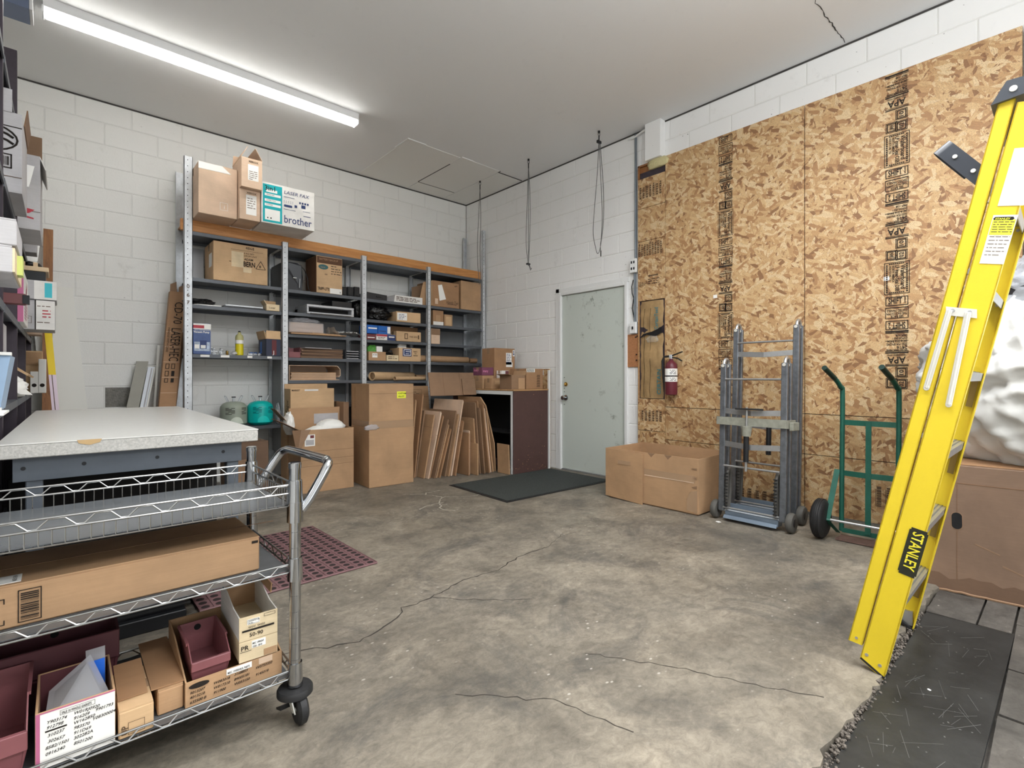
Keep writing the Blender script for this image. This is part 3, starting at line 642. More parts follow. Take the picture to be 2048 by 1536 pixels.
rp = rope(4.068, 4.22, [L3([(0, -.08), (-4, -.6), (-6, -.95), (-3, -1.15), (0, -1.25)]), L3([(0, -.08), (4, -.5), (3, -.9), (0, -1.22)]), L3([(0, -.08), (0, -.7), (0, -1.2)])], 'bundled wire rope with dangling clip hanging above the door')
B().box(-.03, .02, -.01, .01, -1.24, -1.22).build('clip', mBlackP, rp); B().tube([(0, 0, -1.22), (.015, -.01, -1.27), (.02, -.014, -1.30), (.03, -.02, -1.275)], .006, 6).build('end_hook', mBlackP, rp)
rope(4.055, 5.115, [L3([(0, -.08), (-3, -.4), (-7, -.8), (-6, -1.1), (-2, -1.35)]), L3([(0, -.08), (2, -.5), (0, -.9), (2, -1.3)])], 'thin looped wire rope hanging above the right end of the grey shelving')
# ------------------------------------------------------------------ strip lights
def fixture(name, x0, x1, lit, label):
    t = thing(name, label, 'ceiling light', ((x0+x1)/2, 4.655, ZC)); L = (x1-x0)/2
    b = B(); b.prism([(-L, -.062, 0), (-L, -.052, -.058), (-L, .052, -.058), (-L, .062, 0)], (2*L, 0, 0)); b.build('housing', mFix, t, bevel=.004)
    for s in (-1, 1): B().box(s*L-.006, s*L+.006, -.055, .055, -.10, -.05).build('lampholder', mFix, t, bevel=.003)
    for y in (-.026, .026): B().cyl((-L+.012, y, -.083), (L-.012, y, -.083), .018, 14).build('tube', lit, t, smooth=True)
    return t
fixture('strip_light', -.085, 2.15, mLamp, 'long lit fluorescent strip light on the ceiling above the shelving')
u = thing('strip_light', 'blue-grey dark underside of the light fitting at the upper left corner of the room', 'ceiling light', (-.8, 4.62, ZC))
B().prism([(-.6, -.07, 0), (-.6, -.10, -.16), (-.6, .10, -.16), (-.6, .07, 0)], (1.25, 0, 0)).build('housing', mFixB, u, bevel=.004)
B().box(.651, .668, -.10, .10, -.16, 0).build('end_plate', mFix, u, bevel=.002)

# ================================================================== grey steel shelving along the back wall
YS = 5.48; YK = 5.93
PX = [.885, 1.747, 2.625, 3.508, 4.405]
sh_ = thing('steel_shelving', 'long grey metal shelving with a wooden beam, filling the back wall', 'shelving', (2.6, 5.7, 0))
for i, x in enumerate(PX):
    top = 3.155 if i in (0, 4) else 2.515
    hw = [.034, .030, .030, .024, .026][i]
    for fy, y0, y1 in ((0, YK-.03, YK), (1, YS-.012, YS+.028)):
        t2 = top if fy else (3.14 if i in (0, 4) else 2.45)
        b = B(); th = .004; ya = y0 if fy else y1-th
        b.box(x-hw, x+hw, ya, ya+th, 0, t2); b.box(x-hw, x-hw+th, y0, y1, 0, t2); b.box(x+hw-th, x+hw, y0, y1, 0, t2)
        b.build('post', mSteel, sh_, world=True)
    b = B(); z = .7
    while z < top-.03:
        b.cyl((x-hw*.15, YS-.0135, z), (x-hw*.15, YS-.0115, z), .0045, 6); z += .055
    b.build('slot_hole', mBlackP, sh_, world=True)['kind'] = 'stuff'
LV = [[.61, 1.32, 1.785, 2.038], [.80, 1.07, 1.31, 1.56, 1.79, 2.03], [.80, 1.062, 1.30, 1.545, 1.783, 2.023], [.80, 1.066, 1.297, 1.535, 1.78, 2.023]]
for i in range(4):
    xa, xb = PX[i]+.02, PX[i+1]-.02
    for z in LV[i]+[2.47]:
        b = B(); b.box(xa, xb, YS+.012, YK-.004, z-.004, z); b.box(xa-.01, xb+.01, YS+.006, YS+.012, z-.032, z); b.box(xa, xb, YK-.008, YK-.004, z-.03, z); b.box(xa, xb, YS+.012, YS+.03, z-.034, z-.030)
        b.build('shelf', mShelf, sh_, world=True)
    if i: B().box(xa-.02, xb+.02, YK+.002, YK+.006, .3, 2.02).build('back_panel', mBackP, sh_, world=True)
B().box(PX[4]+.028, PX[4]+.032, YS+.03, YK-.01, .3, 2.02).build('end_panel', mSteel, sh_, world=True)
for i in range(3): 
    if i: B().box(PX[i]-.002, PX[i]+.002, YS+.04, YK-.04, .3, 1.3).build('divider_panel', mBackP, sh_, world=True)
B().box(.83, 4.385, YS+.030, YS+.068, 2.475, 2.582).build('beam', mBeam, sh_, bevel=.004, world=True)
B().box(.87, 4.385, YS+.069, YK-.01, 2.565, 2.579).build('deck_board', mPly, sh_, world=True)
f_sh = fr((0-2.6, YS+.0055-5.7, 0), (1, 0, 0), (0, 0, 1))
for u, w_ in ((.985, .075), (1.155, .075), (1.39, .045), (1.575, .045)): patch(sh_, f_sh, u, 1.295, u+w_, 1.317, mPaper, 'shelf_label')
f_p = fr((PX[0]-.034-2.6, YS-.0125-5.7, 0), (1, 0, 0), (0, 0, 1))
join_prints(sh_, f_p, [('t', .02, 1.93, .05, '0', 0, .01), ('t', .02, 1.78, .05, '7', 0, .01), ('t', .02, 1.85, .05, '6', 0, .01)], mInk2, 'post_marking')
# ---- things on top of the shelving
ZT = 2.5825
t = carton('cardboard_box', 'big plain pale cardboard box at the left end on top of the shelving', .922, 1.236, 5.22, 5.70, ZT, ZT+.465, mPale)
patch(t, F(t), .0, .385, .25, .463, mPaper, 'tape_flap', .002, [(0, .40), (.262, .405), (.19, .463), (0, .463)])
join_prints(t, F(t), [('t', .20, .075, .05, 'i', 0, 0), ('f', .17, .06, .235, .13, .003)], mWhiteB, 'faint_print')
t = carton('cardboard_box', 'narrow tall cardboard box with white label, under an open one on the shelving', 1.241, 1.42, 5.16, 5.5, ZT, ZT+.285, mPale)
patch(t, F(t), .055, .05, .145, .235, mPaper); join_prints(t, F(t), [('t', .06, .245, .025, 'XEROX', 0, .02)]+lines(.065, .135, .20, 5, .022, .01, 4), mInk2)
t = open_carton('cardboard_box', 'narrow open-flapped cardboard box topmost of the pair on the shelving', 1.242, 1.42, 5.10, 5.42, ZT+.2865, ZT+.56, mPale)
patch(t, F(t), .055, .07, .145, .215, mPaper); join_prints(t, F(t), [('t', .06, .235, .025, 'XEROX', 0, .02)]+lines(.065, .135, .15, 5, .018, .009, 5), mInk2)
flap(t, 'l', .12, R(-28), mPale, h=.273); flap(t, 'r', .12, R(-30), mPale, h=.273); flap(t, 'b', .10, R(-20), mPale, h=.273)
t = carton('printer_carton', 'white and teal laser fax machine carton on top of the shelving', 1.432, 1.926, 5.13, 5.52, ZT, ZT+.39, mWhiteB, R(-2.2))
f = F(t)
patch(t, f, .012, .012, .185, .372, mPrintTeal, 'teal_panel')
f2 = fr(fp(f, 0, 0, .0012), f[1], f[2])
for v0, v1 in ((.285, .262), (.232, .208), (.188, .165)): patch(t, f2, .028, v1, .172, v0, mPaper, 'teal_panel_band', .0006)
patch(t, f2, .04, .298, .14, .325, mPaper, 'teal_panel_band', .0006); patch(t, f2, .03, .032, .165, .135, mPaper, 'picture_panel', .0006)
join_prints(t, f, [('t', .026, .315, .062, '3in1', 0, .012, 1), ('t', .04, .215, .018, 'LASER FAX'), ('t', .04, .172, .018, 'COPIER'), ('t', .045, .268, .018, 'PRINTER'), ('r', .05, .045, .06, .058), ('r', .078, .045, .09, .058)], mInk)
join_prints(t, f, [('t', .198, .315, .047, 'LASER FAX', 0, .002, 1.05, .2), ('t', .20, .035, .105, 'brother', 0, .006, .80), ('r', .30, .20, .325, .225), ('r', .2, .285, .30, .289), ('r', .2, .165, .31, .169), ('p', [(.205, .19), (.275, .19), (.28, .2), (.275, .212), (.205, .212), (.2, .2)]), ('r', .345, .245, .36, .265), ('r', .368, .245, .386, .265), ('r', .394, .245, .412, .265), ('r', .42, .245, .436, .265), ('r', .365, .205, .405, .238), ('r', .38, .175, .45, .179), ('r', .385, .128, .455, .134)]+[('r', .2+.02*i, .232+.014*(j % 2), .206+.02*i, .237+.014*(j % 2)) for i in range(5) for j in range(2)], mNavy)
# ---- bay 1
Z = LV[0][3]+.001
t = carton('cardboard_box', 'printed tan cardboard box with warning triangle and paper label on the upper left shelf', 1.09, 1.575, 5.475, 5.86, Z, Z+.375, mLight)
f = F(t); patch(t, f, .155, .15, .262, .30, mCream, 'paper_label'); patch(t, f, .26, .105, .335, .155, mCream, 'paper_scrap')
join_prints(t, f, [('w', .262, .165, .068, 'BERN', 0, .03, .105), ('w', .268, .225, .03, 'ADAM', 0, .02, .08), ('t', .28, .335, .04, '4868', 0, 0), ('t', .265, .262, .022, 'DRUM UNIT'), ('t', .265, .287, .022, '4 KG NET'), ('r', .15, .318, .44, .320), ('r', .135, .195, .15, .20), ('t', .405, .168, .036, '8', 0, .02)], mInk)
tri = B()
for a, b in (((.375, .155), (.465, .155)), ((.465, .155), (.42, .235)), ((.42, .235), (.375, .155))): tri.cyl(fp(f, *a, .001), fp(f, *b, .001), .0025, 6)
tri.build('warning_triangle', mInk, t); patch(t, F(t, 'left'), .2, .14, .32, .27, mPaper)
lb = thing('picture_frame', 'thin wood-edged grey panel leaning behind the printed tan box', 'panel', (1.03, 5.86, Z))
B().sheet([(.93, 5.80, Z), (1.07, 5.80, Z), (1.085, 5.915, Z+.36), (.945, 5.915, Z+.36)], .012).build('panel', mSilver, lb, world=True)
B().prism([(.925, 5.785, Z), (.945, 5.785, Z), (.975, 5.90, Z+.36), (.955, 5.90, Z+.36)], (0, .02, 0)).build('edge_strip', mPost, lb, world=True)
Z = LV[0][2]+.001
t = thing('paper_stack', 'white papers under a crumpled black bag on the third shelf down, left end', 'papers', (1.042, 5.62, Z))
for i in range(3): B().box(-.115+.012*i, .13-.01*i, -.12, .13, .003*i+.0005, .003*i+.0035, R(4*i-4)).build('sheet', mPaper, t)
t = thing('black_bag', 'small crumpled black plastic bag lying on white papers', 'bag', (1.0, 5.64, Z+.011))
B().blob((0, 0, .028), (.22, .2, .06), 3, 4, .3, 4, -.6).build('bag', mBagB, t, smooth=2)
t = thing('flat_panel', 'long flat black metal bar lying on the third shelf down beside the papers', 'metal bar', (1.369, 5.6, Z))
B().box(-.19, .19, -.09, .1, 0, .018).build('plate', mBlackP, t, bevel=.003); B().box(-.17, .17, -.095, -.08, .018, .03).build('rail', mSteel, t)
for i in range(5): B().cyl((-.15+.07*i, -.03, .018), (-.15+.07*i, -.03, .026), .012, 10).build('knob', mBlackP, t)
t = open_carton('small_box', 'little white open box with its flap up at the end of the third shelf', 1.565, 1.69, 5.47, 5.6, Z, Z+.065, mCream); flap(t, 'b', .05, R(-8), mLight, h=.064); flap(t, 'l', .045, R(30), mCream, h=.064)
join_prints(t, F(t), [('t', .02, .02, .03, 'Laser', 0, 0)], mInk2)
Z = LV[0][1]+.001
t = carton('pump_carton', 'blue pump carton with red top stripe, standing against the left post', .924, 1.068, 5.475, 5.72, Z, Z+.29, mat('pump_blue', (74, 96, 146), .5, var=.25, vscale=14), tape=False)
f = F(t); patch(t, f, .001, .235, .146, .288, mPaper, 'top_stripe'); patch(t, f, .001, .243, .09, .272, mRedP, 'red_stripe', .002)
patch(t, f, .01, .03, .137, .115, mat('pump_picture', (176, 190, 210), .5, var=.5, vscale=25), 'picture'); patch(t, f, .055, .05, .11, .13, mNavy, 'pump_picture', .002); patch(t, f, .062, .055, .102, .085, mPaper, 'pump_picture', .003); patch(t, f, .012, .052, .05, .09, mPaper, 'pump_picture', .003)
join_prints(t, f, [('t', .004, .20, .027, 'Vacuum Pump', 0, .02, .82), ('t', .01, .222, .014, 'HIGH PERFORMANCE')], mPaper)
for i, (x, s) in enumerate(((1.106, 1.), (1.171, .9), (1.222, .6))):
    t = thing('pipe_fitting', ['dull brass pipe fitting next to the blue carton', 'dull pipe fitting, middle of the three on the shelf', 'small yellow brass fitting nearest the gas cylinder'][i], 'fitting', (x, 5.54, Z), .4*i, 'pipe fittings on the shelf')
    m = mBrass if i == 2 else mSteel
    B().lathe([(.02*s, 0), (.022*s, .012*s), (.013*s, .02*s), (.013*s, .045*s), (.021*s, .05*s), (.021*s, .062*s)], (0, 0, 0), 'Z', 12).build('body', m, t, smooth=True); B().cyl((-.03*s, 0, .03*s), (.03*s, 0, .03*s), .010*s, 10).build('branch', m, t)
    B().cyl((0, 0, .064*s), (0, .02*s, .066*s), .004, 6).build('lever', mBlackP, t)
t = thing('parts_bag', 'small clear bag of white fittings lying before the yellow cylinder', 'bag', (1.276, 5.515, Z)); B().blob((0, 0, .016), (.045, .09, .035), 6, 3, .25, 4, -.5).build('bag', mClear, t, smooth=2); B().blob((0, 0, .011), (.04, .06, .02), 8, 3, .25, 4, -.5).build('contents', mFoamW, t)
t = thing('gas_cylinder', 'slim yellow and grey gas cylinder on the shelf above the tanks', 'gas cylinder', (1.345, 5.6, Z))
B().lathe([(.030, 0), (.037, .006), (.037, .115)], (0, 0, 0), 'Z', 20).build('yellow_half', mYelC, t, smooth=True)
B().lathe([(.0375, .115), (.0375, .185), (.032, .205), (.016, .217), (.014, .235)], (0, 0, 0), 'Z', 20).build('upper_half', mat('olive_grey', (176, 172, 120), .4), t, smooth=True); B().cyl((0, 0, .235), (0, 0, .248), .011, 10).build('valve', mBlackP, t)
B().lathe([(.0378, .12), (.0378, .155)], (0, 0, 0), 'Z', 20).build('label', mPaper, t)
for i, x in enumerate((1.425, 1.468, 1.515)):
    t = thing('valve', ['small grey valve with blue lever by the yellow cylinder', 'small valve with blue lever between cylinder and carton', 'blue-handled valve hard against the dark printed carton'][i], 'valve', (x, 5.53, Z), .5*i, 'blue lever valves')
    B().cyl((-.02, 0, .012), (.02, 0, .012), .011, 10).build('body', mSteel, t); B().box(-.006, .03, -.006, .006, .026, .033).build('lever', mBlue, t); B().cyl((0, 0, .014), (0, 0, .03), .005, 8).build('stem', mBrass, t)
t = open_carton('bottle_carton', 'dark printed carton with tan flaps standing open next to the second post', 1.556, 1.696, 5.475, 5.7, Z, Z+.175, mat('carton_navy', (44, 50, 72), .5), rz=R(3))
for e, l, a in (('f', .085, -4), ('l', .085, 14), ('b', .085, -10), ('r', .06, -6)): flap(t, e, l, R(a), mLight, h=.174)
f = F(t); patch(t, f, .055, .01, .10, .165, mat('bottle_red', (96, 34, 40), .4), 'bottle_picture'); join_prints(t, f, [('t', .066, .02, .05, 'J', 0, .01)], mPaper)
patch(t, F(t, 'left'), .05, .03, .1, .15, mBlue, 'bottle_picture')
Z = LV[0][0]+.001
def tank(x, m, label, dark):
    t = thing('refrigerant_tank', label, 'gas tank', (x, 5.63, Z)); r = .122
    B().lathe([(.07, 0), (.095, .004), (r, .03), (r, .175), (.118, .20), (.095, .228), (.06, .243), (.03, .247)], (0, 0, 0), 'Z', 32).build('shell', m, t, smooth=True)
    B().cyl((0, 0, .245), (0, 0, .285), .011, 10).build('valve', mSteel, t); B().box(-.018, .018, -.006, .006, .285, .297).build('valve_knob', mBlackP, t)
    for s in (-1, 1): B().tube([(s*.045, -.03, .236), (s*.075, -.035, .30), (s*.078, 0, .306), (s*.075, .035, .30), (s*.045, .03, .236)], .004, 6).build('handle', mSteel, t)
    it = B()
    for i in range(6):
        for k in range(5):
            if (i*5+k*3+int(x*50)) % 4 == 0: continue
            a = -math.pi/2-.7+k*.22+(.55 if k > 2 else 0); z = .185-i*.012; ln = .016
            it.box(-.0005, .0005, -ln, ln, -.0025, .0025, 0, Matrix.Translation(((r+.0006)*math.cos(a), (r+.0006)*math.sin(a), z)) @ Matrix.Rotation(a, 4, 'Z'))
    it.build('print', dark, t)['kind'] = 'stuff'
    gl = B()
    for i in range(9):
        a0 = -math.pi/2-.45+i*.11; a1 = a0+.11; hh = lambda a: .035+.062*max(0, 1-((a+math.pi/2)/.5)**2)**.5
        gl.prism([((r+.0004)*math.cos(a0), (r+.0004)*math.sin(a0), .03), ((r+.0004)*math.cos(a1), (r+.0004)*math.sin(a1), .03), ((r+.0004)*math.cos(a1), (r+.0004)*math.sin(a1), hh(a1)), ((r+.0004)*math.cos(a0), (r+.0004)*math.sin(a0), hh(a0))], (0, -.0008, 0))
    return t, gl
t, gl = tank(1.30, mSage, 'grey-green round refrigerant tank on the low shelf behind the table', mInk); gl.build('painted_arc', mat('sage_light', (206, 214, 200), .4), t)
t, gl = tank(1.548, mTeal, 'bright teal round refrigerant tank on the low shelf', mat('teal_dark', (0, 84, 92), .5)); gl.build('painted_arc', mat('teal_light', (30, 214, 206), .4), t)
t = thing('plastic_bag', 'crumpled clear bag with pinkish contents beside the teal tank', 'bag', (1.694, 5.535, Z)); B().blob((0, 0, .10), (.032, .09, .20), 5, 4, .2, 4, -.95).build('film', mClear, t, smooth=2); B().blob((0, 0, .07), (.02, .06, .13), 7, 3, .2, 4, -.95).build('contents', mat('pinkish_scrap', (190, 160, 166), .6), t)
# ---- bay 2
Z = LV[1][5]+.001
t = thing('computer_tower', 'black computer tower standing behind the second post', 'computer', (1.835, 5.715, Z))
B().box(-.105, .11, -.16, .17, .008, .285).build('case', mBlackP, t, bevel=.006); b = B(); b.prism([(-.105, -.165, .01), (.11, -.165, .01), (.112, -.185, .15), (.10, -.175, .27), (.06, -.165, .30), (-.07, -.165, .30), (-.10, -.172, .27)], (0, .012, 0)); b.build('front_bezel', mat('bezel_black', (40, 42, 48), .3), t, bevel=.003)
B().box(.01, .045, -.194, -.186, .13, .137).build('badge', mPaper, t); B().cyl((.075, -.186, .03), (.08, -.188, .13), .004, 6).build('light_strip', mSilver, t)
for s in (-1, 1): B().box(s*.08-.015, s*.08+.015, -.15, .165, 0, .009).build('foot', mBlackP, t)
t = thing('power_cable', 'thin black cable arching down beside the computer tower', 'cable', (1.97, 5.62, Z)); B().tube([Vector(p)-Vector((1.97, 5.62, 0)) for p in curve([(1.957, 5.66, .285), (1.99, 5.62, .26), (2.02, 5.6, .16), (2.03, 5.6, .06), (2.05, 5.585, .009), (2.02, 5.53, .008), (1.96, 5.52, .008)])], .004, 6).build('cord', mBlackP, t, smooth=True)
t = carton('ups_carton', 'tall tan battery-backup carton with a dark top band on the second bay shelf', 2.075, 2.365, 5.48, 5.80, Z, Z+.402, mLight)
f = F(t); patch(t, f, .005, .325, .285, .396, mat('carton_dark_print', (92, 62, 42), .7), 'top_band'); patch(t, F(t, 'left'), .001, .001, .319, .395, mat('carton_side_print', (120, 84, 58), .8, var=.2), 'side_print')
patch(t, f, .15, .002, .285, .06, mPaper); lo = B(); lo.lathe([(.055, 0), (.055, .001)], (0, 0, 0), 'Y', 24); lo.bm.transform(Matrix.Translation(fp(f, .075, .285, .0018)) @ Matrix.Diagonal((1, 1, .5, 1))); lo.build('oval_logo', mat('oval_teal', (56, 100, 104), .6), t)
join_prints(t, f, [('t', .012, .03, .045, 'TRIPP-LITE', 0, .02, .62), ('t', .09, .2, .02, '550', 0, .01), ('t', .258, .012, .03, '8', 0, 0)]+lines(.16, .28, .30, 4, .028, .012, 7), mInk)
join_prints(t, f, [('t', .03, .36, .03, 'BATTERY BACKUP', 0, .0, .85), ('t', .045, .277, .018, 'tripp-lite', 0, .01, .8)], mTan, 'light_print')
for i, (x, w_, dx) in enumerate(((2.40, .06, 0), (2.472, .075, 0), (2.55, .07, .0))):
    t = thing('desktop_speaker', ['slim black desktop speaker next to the battery-backup carton', 'black desktop speaker, middle of three on the second bay shelf', 'black desktop speaker beside the third post'][i], 'speaker', (x, 5.56, Z), 0, 'black desktop speakers')
    B().box(-w_/2, w_/2, -.06, .06, 0, .10+.008*i).build('cabinet', mBlackP, t, bevel=.006); B().box(-w_/2+.006, w_/2-.006, -.064, -.059, .012, .09).build('grille', mBlack, t, bevel=.002)
Z = LV[1][4]+.001
t = thing('printer', 'flat silver and black desktop printer with its paper slot facing out', 'printer', (2.235, 5.66, Z))
b = B(); b.box(-.265, .265, -.19, .18, 0, .02); b.box(-.265, .265, -.19, .18, .075, .1); b.box(-.265, -.245, -.19, .18, .02, .075); b.box(.235, .265, -.19, .18, .02, .075); b.box(-.265, .265, .1, .18, .02, .075); b.build('body', mSilver, t, bevel=.004)
B().box(-.24, .23, -.1, .0, .02, .074).build('paper_slot', mDarkV, t); B().box(-.23, .22, -.22, -.185, .002, .012).build('paper_tray', mSilver, t, bevel=.002); B().box(.02, .255, -.16, .16, .1, .17).build('scanner_lid', mBlackP, t, bevel=.006)
t = thing('black_bag', 'shiny black bundle wedged between the silver printer and the third post', 'bag', (2.546, 5.56, Z)); B().blob((0, 0, .08), (.066, .16, .165), 11, 4, .3, 4, -.95).build('bag', mBagB, t, smooth=2)
Z = LV[1][3]+.001
t = thing('cardboard_sheet', 'flat sheet of cardboard projecting under the shrink-wrapped package', 'cardboard', (2.1, 5.62, Z)); B().box(-.3, .3, -.17, .2, 0, .012).build('sheet', mTan, t, bevel=.002); B().box(-.1, .22, -.16, .18, .0122, .02, .1).build('second_sheet', mTan, t)
t = thing('wrapped_package', 'shrink-wrapped flat stack of cardboard with crumpled film on it', 'package', (1.985, 5.64, Z+.0205), R(-3))
for i in range(5): B().box(-.18+.004*i, .18-.003*(i % 3), -.13, .15, .022*i, .022*i+.0205).build('layer', mPale if i % 2 else mTan, t, bevel=.004)
b = B(); b.box(-.186, .186, -.136, .156, -.0003, .113); b.build('wrap', mClear, t, bevel=.008)
B().blob((0, 0, .135), (.26, .22, .055), 14, 4, .35, 4, -.8).build('crumpled_film', mClear, t, smooth=2)
t = thing('plastic_sheet', 'crumpled white plastic sheet drooping over the shelf edge by the third post', 'plastic sheet', (2.425, 5.56, Z+.0005))
b = B(); n = 22; G = []
for i in range(n+1):
    row = []
    for j in range(13):
        u, v = i/n, j/12; yy = -.11+.26*v; x = -.165+.33*u; z = .03+.03*noise.noise(Vector((u*5, v*4, 1)))+.018*noise.noise(Vector((u*13, v*9, 4)))
        if v < .35: z += -.0*(.35-v); yy -= .02*(math.sin(u*3.1))
        if u < .12: z += (.12-u)*.6
        row.append(b.bm.verts.new((x, yy, max(.002, z+.02*math.sin(u*3.14)))))
    G.append(row)
for i in range(n):
    for j in range(12): b.bm.faces.new((G[i][j], G[i][j+1], G[i+1][j+1], G[i+1][j]))
b.build('film', mBagW, t, smooth=2)
Z = LV[1][2]+.001
t = thing('parts_bin', 'pinkish plastic parts bin on the shelf beside the second post', 'bin', (1.845, 5.58, Z)); b = B(); b.box(-.06, .06, -.1, .1, 0, .004); b.box(-.06, -.056, -.1, .1, .004, .11); b.box(.056, .06, -.1, .1, .004, .11); b.box(-.056, .056, -.1, -.096, .004, .06); b.box(-.056, .056, .096, .1, .004, .11); b.build('bin', mPlum, t, bevel=.001)
for i in range(6):
    t = thing('brown_folder', ['lowest brown cardboard folder of the flat stack in the second bay', 'brown folder, second from the bottom of the flat stack', 'brown folder third from the bottom of the flat stack', 'brown folder fourth from the bottom of the flat stack', 'brown folder just below the top of the flat stack', 'topmost brown folder of the flat stack'][i], 'folder', (2.16, 5.66, Z+.0172*i), R(rnd.uniform(-4, 4)), 'brown folders in the second bay')
    B().box(-.24, .22, -.16, .17, 0, .007).build('back', mDeep, t); B().prism([(-.24, -.16, .0075), (.22, -.16, .0075), (.22, .17, .0075), (-.24, .17, .0075)], (0, 0, .009)).build('cover', mDeep if i % 2 else mDark, t, bevel=.002)
t = thing('envelope', 'pale grey envelope lying on the brown folders', 'envelope', (2.08, 5.60, Z+.1045), R(5)); B().box(-.15, .15, -.14, .12, 0, .006).build('envelope', mGreyB, t, bevel=.001); B().prism([(-.15, -.141, .0062), (.15, -.141, .0062), (.0, .02, .0062)], (0, 0, .0012)).build('envelope_flap', mGreyB, t)
for i in range(4):
    t = thing('letter_tray', ['lowest dark letter tray by the third post', 'dark letter tray, second from the bottom of its stack', 'dark letter tray below the top of its stack', 'topmost dark letter tray beside the brown folders'][i], 'tray', (2.497, 5.62, Z+.027*i), 0, 'stacked dark letter trays')
    b = B(); b.box(-.085, .085, -.13, .16, 0, .004); b.box(-.085, -.081, -.13, .16, .004, .026); b.box(.081, .085, -.13, .16, .004, .026); b.build('tray', mShelf, t); B().box(-.07, .07, -.12, .14, .0045, .012).build('papers', mGreyB, t)
Z = LV[1][1]+.001
t = thing('sideways_carton', 'open cardboard carton lying on its side full of flat sheets', 'box', (2.06, 5.66, Z))
b = B(); b.box(-.27, .27, -.18, .18, 0, .005); b.box(-.27, .25, -.18, .18, .155, .16); b.box(-.27, -.265, -.18, .18, .005, .155); b.box(-.265, .265, .175, .18, .005, .155); b.prism([(.265, -.18, .03), (.285, -.18, .05), (.285, -.18, .12), (.25, -.18, .16), (.245, -.18, .155), (.279, -.18, .118), (.279, -.18, .052), (.262, -.18, .035)], (0, .36, 0)); b.build('shell', mPale, t)
for i in range(7): B().box(-.25+.004*(i % 3), .24, -.165+.004*(i % 2), .17, .006+.0115*i, .006+.0115*i+.010).build('cardboard_sheet', mPale if i % 2 else mTan, t)
# ---- bay 3
Z = LV[2][5]+.001
t = thing('black_case', 'flat black tapered equipment case on the upper shelf of the third bay', 'case', (2.825, 5.62, Z), R(-4)); B().prism([(-.15, -.13, 0), (.105, -.13, 0), (.105, -.13, .062), (-.15, -.13, .082)], (0, .27, 0)).build('case', mBlackP, t, bevel=.005); B().box(-.03, .03, -.138, -.129, .03, .045).build('latch', mBlack, t)
t = thing('white_box', 'flat white slope-ended carton with grey print on the third bay upper shelf', 'box', (3.19, 5.62, Z))
B().prism([(-.17, -.13, 0), (.23, -.13, 0), (.23, -.13, .085), (-.155, -.13, .085)], (0, .27, 0)).build('body', mWhiteB, t, bevel=.003); B().prism([(-.172, -.13, 0), (-.157, -.13, .085), (-.24, .05, .02), (-.25, .05, 0)], (0, .05, 0)).build('side_flap', mGreyB, t)
join_prints(t, fr((-.17, -.13, 0), (1, 0, 0), (0, 0, 1)), lines(.03, .36, .055, 3, .018, .014, 11)+[('t', .03, .06, .02, 'FRAGILE')], mInk2)
Z2 = LV[3][5]+.001
t = open_carton('cardboard_box', 'wide tan cardboard box with torn label, open flap sticking left past the fourth post', 3.57, 3.98, 5.475, 5.86, Z2, Z2+.33, mKraft)
f = F(t); patch(t, f, .06, .10, .14, .28, mPaper, 'label', .0015, [(.075, .275), (.135, .29), (.20, .105), (.10, .075)]); patch(t, f, .03, .03, .075, .10, mPale, 'label_scrap')
join_prints(t, f, [('t', .2, .05, .055, 'Handy Tek', 0, .01, .8, .25), ('r', .34, .28, .355, .30), ('r', .365, .285, .378, .305), ('r', .22, .04, .37, .046)], mInk2)
B().sheet([(-.205, .1, .02), (-.205, -.18, .02), (-.205, -.18, .30), (-.205, .1, .32)], -.004).build('inner_lining', mInside, t)
B().prism([(-.207, -.19, .005), (-.207, -.19, .33), (-.29, -.10, .31), (-.34, -.06, .005)], (-.003, .004, 0)).build('side_flap', mTan, t); B().prism([(-.215, .0, .0), (-.215, .0, .30), (-.345, .10, .26), (-.345, .10, .0)], (0, .004, 0)).build('side_flap', mDark, t)
carton('cardboard_box', 'plain tan cardboard box in the far right upper compartment of the shelving', 4.015, 4.355, 5.475, 5.84, Z2, Z2+.385, mTan)
Z = LV[2][4]+.001
t = thing('trash_bag', 'full glossy black garbage bag slumped on the third bay shelf', 'bag', (2.84, 5.645, Z)); B().blob((0, 0, .078), (.31, .27, .195), 2, 5, .20, 3.2, -.8).build('bag', mBagB, t, smooth=2); B().tube(curve([(.05, -.06, .15), (.08, -.08, .175), (.11, -.09, .16)]), .008, 6).build('tie', mBagB, t)
t = carton('cardboard_box', 'long low tan box with white address label beside the black garbage bag', 3.045, 3.385, 5.475, 5.72, Z, Z+.125, mLight); patch(t, F(t), .01, .02, .145, .11, mPaper); join_prints(t, F(t), lines(.03, .13, .085, 4, .018, .010, 12), mNavy)
Z = LV[2][3]+.001
t = carton('toner_box', 'dark red toner box lying at the left on the third bay shelf', 2.66, 2.775, 5.48, 5.7, Z, Z+.065, mat('dark_red_box', (110, 50, 56), .5), tape=False); patch(t, F(t), .01, .02, .1, .03, mPaper, 'stripe')
t = carton('toner_box', 'white, red and navy toner box under the blue boxes', 2.78, 3.03, 5.475, 5.7, Z, Z+.07, mWhiteB, tape=False); f = F(t); patch(t, f, .14, .002, .249, .068, mNavy, 'navy_panel'); patch(t, f, .001, .045, .14, .068, mRedP, 'red_stripe'); join_prints(t, f, lines(.02, .12, .03, 2, .014, .01, 3)+[('r', .16, .03, .23, .036)], mPaper if 0 else mInk2); patch(t, f, .16, .035, .235, .05, mPaper, 'white_print', .002)
t = carton('toner_box', 'bright blue toner box on top of the dark red one', 2.659, 2.80, 5.48, 5.68, Z+.0725, Z+.172, mBlue, tape=False); patch(t, F(t), .02, .055, .13, .07, mPaper, 'white_print')
